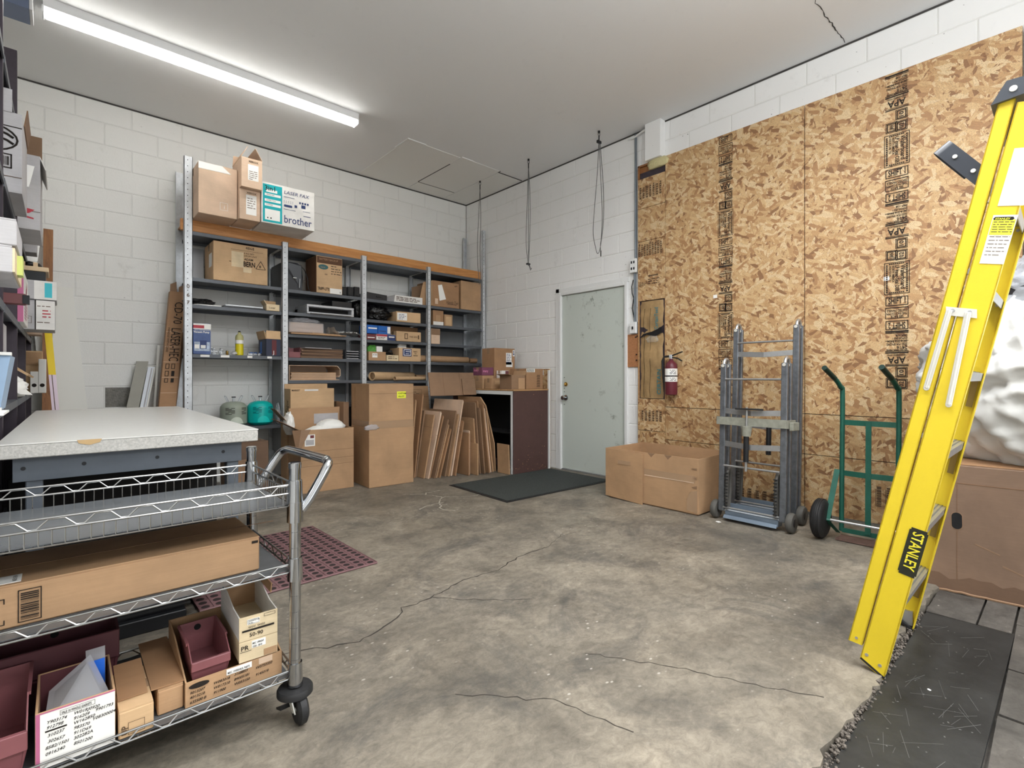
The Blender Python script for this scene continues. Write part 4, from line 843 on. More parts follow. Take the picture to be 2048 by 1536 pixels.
t = carton('toner_box', 'bright blue toner box on top of the white toner box', 2.803, 2.965, 5.476, 5.68, Z+.0725, Z+.17, mBlue, tape=False); patch(t, F(t), .12, .01, .158, .09, mPaper, 'white_print'); patch(t, F(t), .015, .03, .10, .04, mNavy, 'print')
t = carton('cardboard_box', 'small tan carton with printed arrows at the right of the third bay', 3.045, 3.39, 5.475, 5.66, Z, Z+.122, mLight); join_prints(t, F(t), [('f', .11, .03, .155, .10, .008), ('t', .175, .05, .028, 'THIS SIDE', 0, .01), ('r', .30, .035, .315, .085)], mInk2)
t = thing('cardboard_sheet', 'greyish-brown cardboard panel standing behind the small printed carton', 'cardboard', (3.23, 5.72, Z)); B().box(-.26, .26, -.003, .005, 0, .203, 0).build('panel', mKraft, t); B().box(-.26, .26, -.0035, -.003, .15, .153).build('crease', mInside, t)
Z = LV[2][2]+.001
t = open_carton('small_box', 'small open tan box with white label holding a green packet', 2.685, 2.905, 5.48, 5.68, Z, Z+.105, mTan); patch(t, F(t), .045, .035, .11, .085, mPaper); join_prints(t, F(t), lines(.052, .105, .065, 2, .016, .01, 14), mInk2)
t = thing('green_packet', 'green and white packet lying in the small open tan box', 'packet', (2.78, 5.58, Z+.006)); B().blob((0, 0, .085), (.14, .10, .17), 21, 4, .2, 4, -.95).build('packet', mGreenP, t, smooth=2); B().box(.02, .095, -.07, .0, .10, .165).build('white_card', mPaper, t)
t = open_carton('small_box', 'cream shallow box with dark odds and ends heaped in it', 2.915, 3.075, 5.48, 5.66, Z, Z+.07, mCream); join_prints(t, F(t), lines(.02, .14, .045, 2, .02, .012, 15), mInk2)
t = thing('cable_tangle', 'tangle of black cable heaped in the cream shallow box', 'cable', (2.995, 5.57, Z+.006)); r2 = random.Random(4)
B().tube(curve([(r2.uniform(-.065, .065), r2.uniform(-.07, .07), .01+i*.0055+r2.uniform(0, .02)) for i in range(18)], 5), .006, 6).build('cable', mBlackP, t, smooth=True); B().box(-.03, .03, -.03, .03, .10, .125).build('plug', mBlackP, t, bevel=.004)
t = open_carton('cardboard_box', 'tan box with square blue label, at the fourth post', 3.08, 3.385, 5.476, 5.70, Z, Z+.165, mLight); f = F(t); patch(t, f, .05, .06, .175, .155, mNavy, 'blue_label'); join_prints(t, f, [('f', .062, .07, .165, .146, .008), ('r', .09, .09, .14, .096), ('r', .09, .115, .165, .123)], mPaper, 'white_print', .0026); join_prints(t, f, [('t', .2, .115, .02, 'PARTS', 0, .02), ('t', .215, .09, .02, 'TO', 0, .02), ('t', .2, .065, .02, 'REPAIR', 0, .02)], mInk)
t = thing('folded_leaflet', 'white folded leaflet poking out of the blue-labelled box', 'leaflet', (3.17, 5.56, Z+.0055)); B().sheet([(-.06, 0, .0), (.05, 0, 0), (.065, .01, .205), (-.045, .01, .22)], .002).build('leaf', mPaper, t); B().sheet([(-.055, .012, .0), (.05, .012, 0), (.06, .03, .19), (-.05, .03, .20)], .002).build('leaf', mPaper, t)
Z4 = LV[3][2]+.002
def tube_thing(label, p0, p1, r, m=mTan, hollow=True, group='cardboard tubes on the shelving'):
    t = thing('cardboard_tube', label, 'tube', p0, 0, group); d = Vector(p1)-Vector(p0); n = 20; ax = d.normalized()
    q = ax.to_track_quat('Z', 'Y').to_matrix().to_4x4(); L = d.length
    b = B(); b.lathe([(r*.78, L), (r, L), (r, 0), (r*.78, 0), (r*.78, .02)], (0, 0, 0), 'Z', n)
    b.bm.transform(q); b.build('wall', m, t, smooth=True)
    b = B(); b.cyl((0, 0, .02), (0, 0, .022), r*.78, n); b.bm.transform(q); b.build('end_disc', mInside if hollow else mPale, t)
    return t
tube_thing('thick tan tube lying behind the fourth post, spanning the two right bays', (3.40, 5.565, LV[2][2]+.045), (4.23, 5.62, LV[2][2]+.044), .042)
B_ = tube_thing('brown-wrapped tube end poking out beyond the thick tan tube', (4.245, 5.60, Z4+.036), (4.36, 5.585, Z4+.036), .034, mKraft)
tube_thing('widest tan cardboard tube with its open end facing out, bottom shelf', (2.73, 5.49, LV[2][1]+.054), (3.48, 5.84, LV[2][1]+.054), .052, mLight)
tube_thing('thin tan tube with plugged end resting on the bottom shelf', (3.0, 5.44, LV[2][1]+.026), (3.70, 5.63, LV[2][1]+.030), .023, mLight, False)
tube_thing('second brown tube lying behind the thin plugged one', (3.46, 5.72, LV[2][1]+.040), (4.05, 5.66, LV[2][1]+.040), .034, mTan)
t = thing('grey_bag', 'dark grey folded sheet bundle at the back of the bottom shelf', 'sheet bundle', (2.78, 5.75, LV[2][1]+.001)); B().blob((0, 0, .04), (.25, .2, .11), 31, 3, .2, 3, -.7).build('bundle', mBackP, t, smooth=2)
# ---- bay 4
Z = LV[3][4]+.001
t = carton('small_box', 'upright small tan box with pale bottom band right of the fourth post', 3.575, 3.735, 5.48, 5.6, Z, Z+.19, mKraft); patch(t, F(t), .001, .001, .159, .045, mWhiteB, 'pale_band'); patch(t, F(t), .04, .05, .11, .13, mTan, 'tape_patch')
t = carton('small_box', 'tan box with clipped corners beside the upright small box', 3.755, 3.885, 5.49, 5.62, Z, Z+.15, mTan); patch(t, F(t), .025, .004, .11, .125, mLight, 'front_patch')
Z = LV[3][3]+.001
t = carton('small_box', 'two-tone small carton, brown above and pale below, by the fourth post', 3.545, 3.68, 5.48, 5.62, Z, Z+.195, mPale); patch(t, F(t), .001, .115, .134, .193, mDark, 'dark_half')

# ================================================================== boxes and cardboard on the floor by the shelving
t = open_carton('foam_box', 'open floor carton overflowing with white packing foam, white label on front', 1.694, 2.204, 4.82, 5.22, .001, .60, mTan, rz=R(-3))
f = F(t); patch(t, f, .035, .445, .13, .555, mPaper); patch(t, f, .045, .455, .12, .505, mGreyB, 'label_panel', .0018); patch(t, f, .085, .52, .12, .548, mat('label_red', (110, 50, 54), .6), 'label_print', .002); patch(t, f, .043, .53, .055, .548, mInk, 'label_print', .002)
for v in (.39, .31, .25): patch(t, f, .002, v, .508, v+.003, mInside, 'crease', .0006)
flap(t, 'b', .19, R(-2), mTan, h=.598); flap(t, 'l', .26, R(40), mDark, h=.598, u0=0, u1=.45, skew=.0); flap(t, 'l', .24, R(62), mDark, h=.598, u0=.5, u1=1.)
B().sheet([(-.17, -.215, .60), (-.255, -.21, .60), (-.36, -.30, .61), (-.315, -.30, .38), (-.27, -.205, .42)][:4], .004).build('flap', mDark, t)
patch(t, fr((-.25, .197, .60), (1, 0, 0), (0, 0, 1)), .24, .02, .49, .13, mTapeB if 0 else mGreyB, 'tape')
B().blob((0, 0, .45), (.40, .31, .30), 41, 4, .12, 2.4, -.95).build('foam', mFoamW, t, smooth=2); B().blob((.10, .03, .60), (.26, .22, .14), 43, 4, .12, 2.4, -.9).build('foam', mFoamW, t, smooth=2)
B().blob((-.29, .07, .64), (.08, .16, .2), 45, 4, .2, 3, -1).build('foam_wrap', mFoamW, t, smooth=2)
carton('cardboard_box', 'tan carton on the floor hidden behind the foam box, supporting another', 1.70, 2.20, 5.275, 5.46, .001, .64, mTan, tape=False)
t = open_carton('cardboard_box', 'light open-topped carton with black scrawl propped behind the foam box', 1.735, 2.185, 5.272, 5.458, .6425, .985, mLight); f = F(t)
patch(t, F(t, 'left'), .003, .003, .183, .34, mLight, 'side_face'); join_prints(t, F(t, 'left'), [('t', .11, .09, .1, 'Fagor', 1.45, .0, .6)], mInk); join_prints(t, f, [('t', .01, .318, .022, 'MARKET', 0, .02)], mInk)
flap(t, 'b', .05, R(-3), mLight, h=.34); patch(t, f, .14, .318, .28, .335, mWhiteB, 'label')
t = carton('cardboard_box', 'tall two-section tan carton with yellow sticker, tallest on the floor', 2.285, 2.775, 4.62, 5.08, .001, 1.035, mTan, R(-3), tape=False, flaps=True); f = F(t)
patch(t, f, .002, .585, .488, .66, mTape, 'clear_tape', .0015); patch(t, F(t, 'left'), .03, .60, .458, .66, mTape, 'clear_tape', .0015)
patch(t, f, .002, .650, .488, .654, mInside, 'joint', .0008); B().blob((-.22, -.235, .60), (.12, .02, .05), 51, 3, .3, 4).build('tape_tail', mClear, t, smooth=2)
patch(t, f, .30, .885, .40, .955, mYellowL, 'sticker'); join_prints(t, f, [('t', .312, .927, .022, 'CUSTOM', 0, .02), ('t', .315, .898, .022, 'ALLOY', 0, .02)], mInk, 'handwriting'); patch(t, f, .002, .935, .488, .938, mInside, 'joint', .0008)
patch(t, F(t, 'left'), .10, .78, .103, 1.0, mInside, 'crease')
t = carton('cardboard_box', 'dull brown carton squeezed between foam box and tall carton', 2.215, 2.275, 5.10, 5.42, .001, .84, mDark, tape=True)
# flattened cartons leaning in two fans
def flat_box(label, y, z0, dep, h, xb, lean, m, wd=.02, yaw=0., notch=False):
    t = thing('flattened_carton', label, 'cardboard', (xb, y, z0), 0, 'flattened cartons leaning in a heap', rot=(0, R(lean), R(yaw)))
    b = B(); b.box(0, wd*.42, 0, dep, .002, h); b.build('front_ply', m, t, bevel=.0015); b = B(); b.box(wd*.5, wd, .004, dep*.99, .003, h*.985); b.build('rear_ply', m, t, bevel=.0015)
    B().box(.001, wd*.95, -.0012, -.0002, h*.64, h*.645).build('crease', mInside, t)
    if notch: B().box(-.0012, -.0002, .0, dep, h*.8, h*.803).build('crease', mInside, t)
    return t
ms = [mTan, mKraft, mDark, mTan, mPale, mKraft, mDark]
fan_a = [(2.84, 4.82, .55, .86, 5), (2.87, 4.78, .5, .92, 7), (2.90, 4.80, .5, .74, 9), (2.93, 4.68, .55, .70, 11), (2.96, 4.64, .58, .74, 13), (2.99, 4.66, .5, .70, 15), (3.02, 4.61, .58, .66, 16), (3.05, 4.62, .55, .60, 16), (3.08, 4.60, .58, .55, 16), (3.165, 4.62, .55, .74, 12), (3.20, 4.60, .58, .70, 11.5), (3.235, 4.60, .58, .86, 11), (3.27, 4.57, .58, .62, 10.5)]
nm = ['tall', 'narrow', 'short', 'creased', 'pale', 'brown', 'low', 'thin', 'wide', 'dull', 'bent', 'high', 'small']
for i, (x, y, dp, h, ln) in enumerate(fan_a):
    flat_box('flattened carton number %s from the tall stickered carton, leaning right' % ['one', 'two', 'three', 'four', 'five', 'six', 'seven', 'eight', 'nine', 'ten', 'eleven', 'twelve', 'thirteen', 'fourteen', 'fifteen', 'sixteen', 'seventeen'][i], y, .001, dp, h, x, ln, ms[i % 7], .019, 0, i % 3 == 0)
fan_b = [(3.39, 4.48, .5, .48, 0), (3.425, 4.52, .55, .50, 0), (3.47, 4.42, .5, .36, -1), (3.515, 4.50, .55, .64, -4), (3.55, 4.48, .55, .82, -5), (3.585, 4.44, .58, .76, -5.5), (3.62, 4.50, .55, .84, -6.5), (3.655, 4.44, .58, .80, -7), (3.69, 4.46, .55, .76, -7.5), (3.725, 4.46, .5, .72, -8), (3.765, 4.22, .20, .34, -2)]
for i, (x, y, dp, h, ln) in enumerate(fan_b):
    flat_box('flattened carton number %s from the maroon cabinet, leaning left' % ['eleven', 'ten', 'nine', 'eight', 'seven', 'six', 'five', 'four', 'three', 'two', 'one', 'twelve', 'thirteen', 'fourteen'][i], y, .001, dp, h, x, ln, ms[(i*3+1) % 7], .019, 0, i % 2 == 0)
t = thing('flattened_carton', 'broad brown flattened carton draped over the top of the heap by the cabinet', 'cardboard', (3.46, 4.86, .888), 0, 'flattened cartons leaning in a heap', rot=(R(-14), 0, R(-8)))
B().box(-.30, .30, 0, .014, 0, .28).build('panel', mDark, t, bevel=.002); B().box(-.12, -.116, -.001, 0, 0, .28).build('crease', mInside, t); B().box(.10, .104, -.001, 0, 0, .28).build('crease', mInside, t); B().box(.12, .30, -.016, -.002, .0, .20).build('panel', mDark, t, bevel=.002)
t = thing('flattened_carton', 'wide tan flattened carton with printed recycling mark standing at the middle of the heap', 'cardboard', (3.15, 5.30, .001), 0, 'flattened cartons leaning in a heap', rot=(R(-6), 0, 0))
B().box(-.24, .30, 0, .014, 0, 1.0).build('panel', mTan, t, bevel=.002); B().box(-.24, .30, -.001, 0, .86, .863).build('crease', mInside, t); join_prints(t, fr((-.24, -.0005, 0), (1, 0, 0), (0, 0, 1)), lines(.2, .4, .92, 2, .02, .012, 3)+[('f', .17, .895, .44, .955, .003)], mInk2)
t = thing('flattened_carton', 'large dented flattened carton leaning on the black cabinet opening', 'cardboard', (3.785, 4.74, .001), 0, 'flattened cartons leaning in a heap', rot=(0, R(-9), 0))
B().prism([(0, -.29, .34), (0, -.22, .78), (0, -.14, .88), (0, .3, .88), (0, .3, 0), (0, -.25, 0)], (.014, 0, 0)).build('panel', mTan, t, bevel=.002)
t = thing('brown_cabinet', 'maroon-brown chipped cabinet with pale-edged open side, beside the door', 'cabinet', (4.09, 4.75, .001))
cx0, cx1, cy0, cy1, cz = 3.815, 4.375, 4.20, 5.38, .962
b = B(); b.box(cx0, cx1, cy0, cy0+.018, 0, cz-.018); b.build('front_panel', mCab, t, bevel=.003, world=True)
b = B(); b.box(cx1-.018, cx1, cy0+.0185, cy1, 0, cz-.018); b.box(cx0, cx1-.0185, cy1-.018, cy1, 0, cz-.018); b.build('back_panel', mCab, t, world=True)
B().box(cx0-.004, cx1+.004, cy0-.006, cy1, cz-.0175, cz).build('top', mPly, t, bevel=.004, world=True); B().box(cx0, cx1-.019, cy0+.019, cy1-.019, .06, .078).build('bottom_board', mCab, t, world=True)
b = B(); b.box(cx0-.002, cx0+.016, cy0+.0185, cy0+.05, 0, cz-.018); b.box(cx0-.002, cx0+.016, cy0+.051, cy1, cz-.06, cz-.0185); b.build('opening_frame', mFrame, t, world=True)
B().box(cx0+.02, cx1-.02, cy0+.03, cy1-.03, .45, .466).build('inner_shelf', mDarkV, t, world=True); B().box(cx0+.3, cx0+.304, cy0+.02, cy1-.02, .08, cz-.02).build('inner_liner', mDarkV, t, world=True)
b = B(); cr = random.Random(8)
for i in range(70):
    x = cx0+.02+cr.random()*.52; z = .02+.3*cr.random()**2.2 if cr.random() < .8 else cr.random()*.9; s = .0015+.005*cr.random()**2
    b.box(x, x+s*1.6, cy0-.0008, cy0-.0002, z, z+s)
b.build('paint_chip', mPly, t, world=True)['kind'] = 'stuff'
t = thing('board_sheet', 'flake-board sheet standing on edge between the cabinet and the door frame', 'board', (4.425, 4.7, .001)); B().box(4.405, 4.419, 4.20, 5.3, .001, 1.205).build('sheet', mOSB, t, bevel=.002, world=True); B().box(4.383, 4.403, 4.19, 4.215, .001, 1.19).build('edge_strip', mFrame, t, world=True); B().box(4.4035, 4.4048, 4.30, 4.52, 1.13, 1.19).build('sticker', mWhiteB, t, world=True)
# boxes on the cabinet
ZC2 = .9635
t = carton('cardboard_box', 'large brown carton with white shipping labels at the rear of the cabinet top', 4.02, 4.36, 4.78, 5.03, ZC2, 1.47, mKraft); f = F(t); patch(t, f, .19, .30, .285, .45, mPaper); patch(t, f, .305, .41, .337, .49, mPaper); patch(t, f, .19, .27, .30, .33, mPaper); join_prints(t, f, lines(.2, .275, .43, 6, .02, .012, 4)+[('r', .31, .425, .33, .445), ('r', .315, .45, .325, .48)], mNavy)
t = carton('striped_box', 'tan carton with black diagonal hazard tape on the cabinet top', 4.08, 4.36, 4.27, 4.56, ZC2, 1.205, mKraft); f = F(t)
def hatch(u0, v0, u1, v1, n, s): return [('p', [(u0+(u1-u0)*i/n, v0), (u0+(u1-u0)*(i+.5)/n, v0), (min(u1, u0+(u1-u0)*(i+.5)/n+s), v1), (min(u1, u0+(u1-u0)*i/n+s), v1)]) for i in range(n)]
patch(t, f, .002, .20, .14, .24, mPaper, 'tape_band'); join_prints(t, f, hatch(.002, .202, .13, .238, 9, .012), mInk, 'hazard_print')
patch(t, f, .17, .02, .235, .17, mPaper if 0 else mKraft, 'print_block'); join_prints(t, f, [x for k in range(5) for x in hatch(.172, .022+.03*k, .23, .048+.03*k, 4, .012)], mInk, 'hazard_print')
t = open_carton('cardboard_box', 'small dark open carton in front of the hazard-taped box', 3.83, 4.04, 4.25, 4.46, ZC2, 1.13, mDark); flap(t, 'r', .06, R(20), mTan, h=.16); flap(t, 'l', .05, R(75), mDark, h=.164); B().box(.0, .10, -.1065, -.1055, .002, .13).build('front_patch', mTan, t)
t = carton('small_box', 'small white-labelled carton at the left of the cabinet top', 3.84, 4.0, 5.0, 5.16, ZC2, 1.105, mWhiteB)
t = carton('cardboard_box', 'low tan carton under the purple box on the cabinet', 3.85, 4.15, 4.63, 4.76, ZC2, 1.09, mTan); patch(t, F(t), .05, .04, .2, .10, mLight, 'front_patch')
t = carton('cardboard_box', 'long tan carton lying under the purple box, left end of the cabinet', 3.83, 4.01, 4.78, 4.98, ZC2, 1.125, mTan)
t = carton('purple_box', 'small plum-coloured carton with pink print, topmost at the left of the cabinet', 3.83, 4.01, 4.79, 4.97, 1.1265, 1.225, mat('plum_box', (122, 70, 94), .6)); join_prints(t, F(t), [('t', .012, .04, .04, 'mary', 0, .01)], mat('pink_print', (236, 150, 190), .6)); join_prints(t, F(t, 'left'), [('t', .02, .05, .045, 'mary', 0, .01)], MATS['pink_print'])
t = carton('small_box', 'small white and plum carton beside the purple box', 4.035, 4.15, 4.66, 4.76, 1.0915, 1.185, mWhiteB); patch(t, F(t), .06, .04, .11, .09, mPlum, 'plum_panel')
# ---- brown carton behind the table
t = carton('cardboard_box', 'dark brown carton on the floor behind the corner of the work table', 1.08, 1.35, 4.70, 5.1, .001, .545, mDeep, R(4)); patch(t, F(t), .02, .2, .1, .4, mDark, 'torn_patch')
# ================================================================== black mat, rubber mat, plate
t = thing('door_mat', 'black ribbed entrance mat lying in front of the door', 'mat', (3.65, 3.73, 0), R(-2)); w_, d_ = 1.45, .93
b = B(); b.box(-w_/2, w_/2, -d_/2, d_/2, .0012, .006); b.build('backing', mBlack, t, bevel=.002); B().box(-w_/2+.03, w_/2-.03, -d_/2+.03, d_/2-.03, .0062, .0105).build('pile', mMat, t, bevel=.002)
t = thing('rubber_mat', 'brownish-red perforated rubber mat on the floor beside the work table', 'mat', (.93, 3.215, 0), R(1)); w_, d_ = .91, .99
for k, (ya, yb) in enumerate(((-.495, -.003), (.003, .495))):
    B().box(-w_/2, w_/2, ya, yb, .0012, .010).build('mat_section', mRubR, t, bevel=.003)
b = B()
for i in range(15):
    for j in range(18):
        b.cyl((-.425+i*.0605, -.462+j*.0543+(.003 if j > 8 else -.003), .0099), (-.425+i*.0605, -.462+j*.0543+(.003 if j > 8 else -.003), .0105), .0185, 10)
o = b.build('perforation', mHole, t); o['kind'] = 'stuff'
b = B()
for i in range(16): b.box(-.452+i*.0603-.0022, -.452+i*.0603+.0022, -.49, .49, .0101, .0125)
for j in range(19): b.box(-.45, .45, -.489+j*.0543-.002, -.489+j*.0543+.002, .0101, .0122)
b.build('raised_rib', mRubR, t)['kind'] = 'stuff'
t = thing('steel_plate', 'dark scratched steel plate covering the floor trench under the ladder', 'steel plate', (2.45, .31, -.02))
B().prism([(1.40, .160, -.026), (1.92, .166, -.026), (3.07, .153, -.026), (3.055, .448, -.026), (2.2, .452, -.026), (1.40, .455, -.026)], (0, 0, .012)).build('plate', mPlate, t, bevel=.002, world=True)
sc = B(); r3 = random.Random(12)
for i in range(90):
    x, y = r3.uniform(1.6, 3.0), r3.uniform(.18, .43); a = r3.choice([2.2, 2.35, .3, -.2])+r3.gauss(0, .15); l = r3.uniform(.01, .07) if i < 45 else r3.uniform(.001, .004); w2 = r3.uniform(.0002, .0005) if i < 45 else r3.uniform(.001, .0022)
    sc.box(-l, l, -w2, w2, 0, .0004, 0, Matrix.Translation((max(1.7, min(2.9, x)), max(.2, min(.4, y)), -.0138)) @ Matrix.Rotation(a, 4, 'Z'))
sc.build('scratch', mat('scratch_grey', (108, 108, 106), .6), t, world=True)['kind'] = 'stuff'
for i, (x, y, s, lb) in enumerate(((3.72, 1.78, .022, 'white paper scrap on the floor by the open carton'), (2.30, .33, .006, 'tiny white chip on the steel plate'))):
    t = thing('paper_scrap', lb, 'scrap', (x, y, .001 if i == 0 else -.0135), .5); B().prism([(-s, 0, 0), (-.3*s, -s, 0), (s, -.3*s, 0), (.8*s, .6*s, 0), (0, .8*s, 0)], (0, 0, .0015)).build('scrap', mPaper, t)
# ================================================================== work table
t = thing('work_table', 'grey steel work table with a thick pale speckled top', 'table', (.645, 2.373, 0), R(-1.0))
tw, td, th = .806, 2.31, .875
B().box(-tw, 0, 0, td, th-.004, th).build('top_surface', mTop, t); B().box(-tw+.001, -.001, .001, td-.001, th-.052, th-.0045).build('top_core', mTopE, t, bevel=.003)
B().prism([(-.60, -.0006, th), (-.53, -.0006, th), (-.535, -.0006, th-.012), (-.565, -.0006, th-.02), (-.595, -.0006, th-.012)], (0, .0006, 0)).build('chipped_edge', mat('chip_tan', (190, 160, 116), .8), t)
B().box(-tw+.04, -.06, .03, .034, th-.135, th-.053).build('apron', mBench, t); B().box(-.064, -.06, .035, td-.03, th-.135, th-.053).build('apron', mBench, t); B().box(-tw+.04, -.06, td-.034, td-.03, th-.135, th-.053).build('apron', mBench, t); B().box(-tw+.04, -tw+.044, .035, td-.035, th-.135, th-.053).build('apron', mBench, t)
for u in (-.74, -.58, -.36, -.13): B().cyl((u, .0305, th-.09), (u, .0292, th-.09), .007, 10).build('bolt_hole', mBlackP, t)
for sx in (-.115, -.735):
    for sy in (.036, td-.10): B().box(sx, sx+.045, sy, sy+.05, 0, th-.054).build('leg', mBench, t, bevel=.003)
B().box(-.735, -.115, .30, .34, .12, .17).build('stretcher', mBench, t)
t = thing('equipment_case', 'black equipment rack with a row of round dark knobs under the table', 'rack', (.1, 2.9, .001), R(-1.9))
B().box(-.25, .33, -.20, .75, .0, .10).build('base', mBlackP, t, bevel=.004); B().box(-.25, .47, -.12, .75, .101, .70).build('cabinet', mDarkV, t, bevel=.004); B().box(-.25, .33, -.24, -.205, .0, .06).build('front_rail', mBlackP, t, bevel=.003); B().box(-.10, .35, -.206, -.2005, .07, .08).build('trim_strip', mBlack, t)
for i in range(7): B().lathe([(.027, 0), (.030, -.01), (.026, -.022), (.012, -.028)], (-.07+.075*i, -.121, .20), 'Y', 16).build('knob', mGlassD, t, smooth=True)
# ================================================================== things leaning on the back wall, left
def lean(name, label, cat, x0, z0, x1, z1, wd, m, yb=5.62, yt=5.94, th=.02, extra=None):
    """board whose left edge runs from (x0, z0=floor) to (x1, z1)"""
    t = thing(name, label, cat, (x0, yb, z0)); B().prism([(x0, yb, z0), (x0+wd, yb, z0), (x1+wd, yt, z1), (x1, yt, z1)], (0, -th, 0)).build('board', m, t, bevel=.002, world=True); return t
lean('white_board', 'tall smooth white panel leaning against the back wall behind the table', 'panel', -.03, .001, -.20, 1.897, .285, mBoardW, 5.70, 5.95, .012)
t = lean('wood_post', 'upright brown grained timber beside the dark shelving, far left', 'timber', -.115, .001, -.105, 2.37, .062, mPost, 5.66, 5.87, .03)
t = lean('grey_trim', 'grey flat trim board leaning beside the long cardboard box', 'trim board', .30, .001, .54, 1.255, .092, mTrimG, 5.70, 5.93)
t = lean('white_trim', 'white ribbed trim board leaning between the grey trim and long cardboard box', 'trim board', .405, .001, .625, 1.20, .055, mat('blueish_white', (226, 232, 240), .5), 5.67, 5.90); B().prism([(.43, 5.645, .01), (.438, 5.645, .01), (.658, 5.875, 1.19), (.65, 5.875, 1.19)], (0, -.006, 0)).build('groove', mGreyB, t, world=True); B().prism([(.45, 5.648, .01), (.462, 5.648, .01), (.682, 5.878, 1.19), (.668, 5.878, 1.19)], (0, -.012, 0)).build('lip', mBoardW, t, world=True)
lean('thin_strip', 'thin white strip leaning against the long cardboard box', 'strip', .60, .001, .70, 1.41, .018, mBoardW, 5.70, 5.90, .012)
t = lean('long_carton', 'tall narrow cardboard box with black lettering leaning beside the left post', 'box', .594, .001, .785, 1.93, .13, mKraft, 5.56, 5.86, .09)
for i in range(10):
    k = .12+.075*i; B().prism([(.594+.191*k, 5.47+.30*k-.0006, .001+1.929*k), (.722+.191*k, 5.47+.30*k-.0006, .001+1.929*k), (.7225+.191*k, 5.4705+.30*k-.0006, .004+1.929*k), (.5945+.191*k, 5.4705+.30*k-.0006, .004+1.929*k)], (0, -.0008, 0)).build('crease', mPale, t, world=True)
for i, (a, b_) in enumerate(((.0, .05), (.07, .03))): B().prism([(.785+a, 5.77, 1.93), (.785+a+.055, 5.77, 1.93), (.80+a+.04, 5.79, 1.98+b_), (.79+a, 5.79, 1.95+b_)], (0, .004, 0)).build('torn_flap', mDark, t, world=True)
fl = fr(tuple(Vector((.594, 5.468, .001))-Vector((.594, 5.56, .001))), (1, 0, 0), (.191, .30, 1.929)); rot = -math.pi/2
join_prints(t, fl, [('t', .048, 1.86, .10, 'CD-70', rot, .0, .8), ('t', .04, 1.60, .11, 'LASER-HEC', rot, .0, .60), ('t', .012, 1.6, .025, 'HANDLE WITH CARE', rot, .0), ] , mInk)
join_prints(t, fl, [('f', .02, 1.20, .05, 1.25, .005), ('f', .065, 1.20, .095, 1.25, .005), ('f', .02, 1.13, .05, 1.18, .005), ('r', .07, 1.13, .095, 1.18), ('f', .02, 1.07, .05, 1.11, .005), ('r', .07, 1.07, .095, 1.11)], mInk, 'handling_symbol')['kind'] = 'stuff'
lean('cardboard_sheet', 'brown cardboard panel leaning behind the tall narrow box', 'cardboard', .66, .001, .825, 1.55, .10, mDark, 5.80, 5.90, .01)
t = lean('yellow_level', 'yellow straightedge leaning beside the white panel', 'straightedge', .02, .001, -.086, 1.46, .04, mYel2, 4.86, 5.02, .02); B().prism([(.02, 4.838, .001), (.06, 4.838, .001), (-.0215, 4.963, 1.12), (-.0615, 4.963, 1.12)], (0, -.003, 0)).build('lower_sleeve', mat('pale_pink', (224, 206, 220), .5), t, world=True); B().prism([(.036, 4.834, .001), (.040, 4.834, .001), (-.0415, 4.959, 1.12), (-.0455, 4.959, 1.12)], (0, -.001, 0)).build('edge_line', mInk2, t, world=True)

# ================================================================== open carton, appliance trucks, hand truck on the right
t = open_carton('open_carton', 'wide low open tan carton on the floor below the fire extinguisher', 3.755, 4.34, 1.955, 2.855, .012, .452, mTan, rz=0)
wd, dp = t['wd'], t['dp']; f = F(t, 'left')
B().box(-wd/2+.01, wd/2-.01, -dp/2+.02, dp/2-.02, -.011, -.0005).build('sagging_base', mDark, t)
B().prism([fp(f, -.004, .004, .004), fp(f, .40, -.010, .022), fp(f, .40, .425, .024), fp(f, -.004, .440, .004)], f[3]*.005).build('outer_flap', mTan, t)
patch(t, f, .40, .245, .87, .30, mTape, 'tape', .0015); patch(t, f, .405, .243, .86, .250, mPale, 'tape_edge', .002); patch(t, fr(fp(f, .14, .31, .021), f[1], f[2]), 0, 0, .26, .035, mTape, 'tape', .0012)
b = B()
for u in (.47, .63): b.prism([fp(f, u-.035, .4405, .0005), fp(f, u, .405, .0005), fp(f, u+.035, .4405, .0005)], f[3]*.001)
b.build('torn_notch', mDark, t)['kind'] = 'stuff'
B().prism([fp(f, .80, .02, .0005), fp(f, .89, .01, .0005), fp(f, .89, .19, .0005), fp(f, .83, .17, .0005), fp(f, .80, .11, .0005)], f[3]*.004).build('dented_corner', mTape, t, bevel=.001)
b = B()
for i in range(5): b.prism([fp(f, .84+.01*(i % 2), .06+.075*i, .0008), fp(f, .885, .05+.075*i, .0008), fp(f, .885, .085+.07*i, .0008)], f[3]*.003)
b.build('torn_spot', mDark, t)['kind'] = 'stuff'
B().box(wd/2-.012, wd/2-.0055, -dp/2+.01, dp/2-.15, .25, .445).build('inner_flap', mTan, t); patch(t, f, .02, .05, .022, .40, mInside, 'crease')
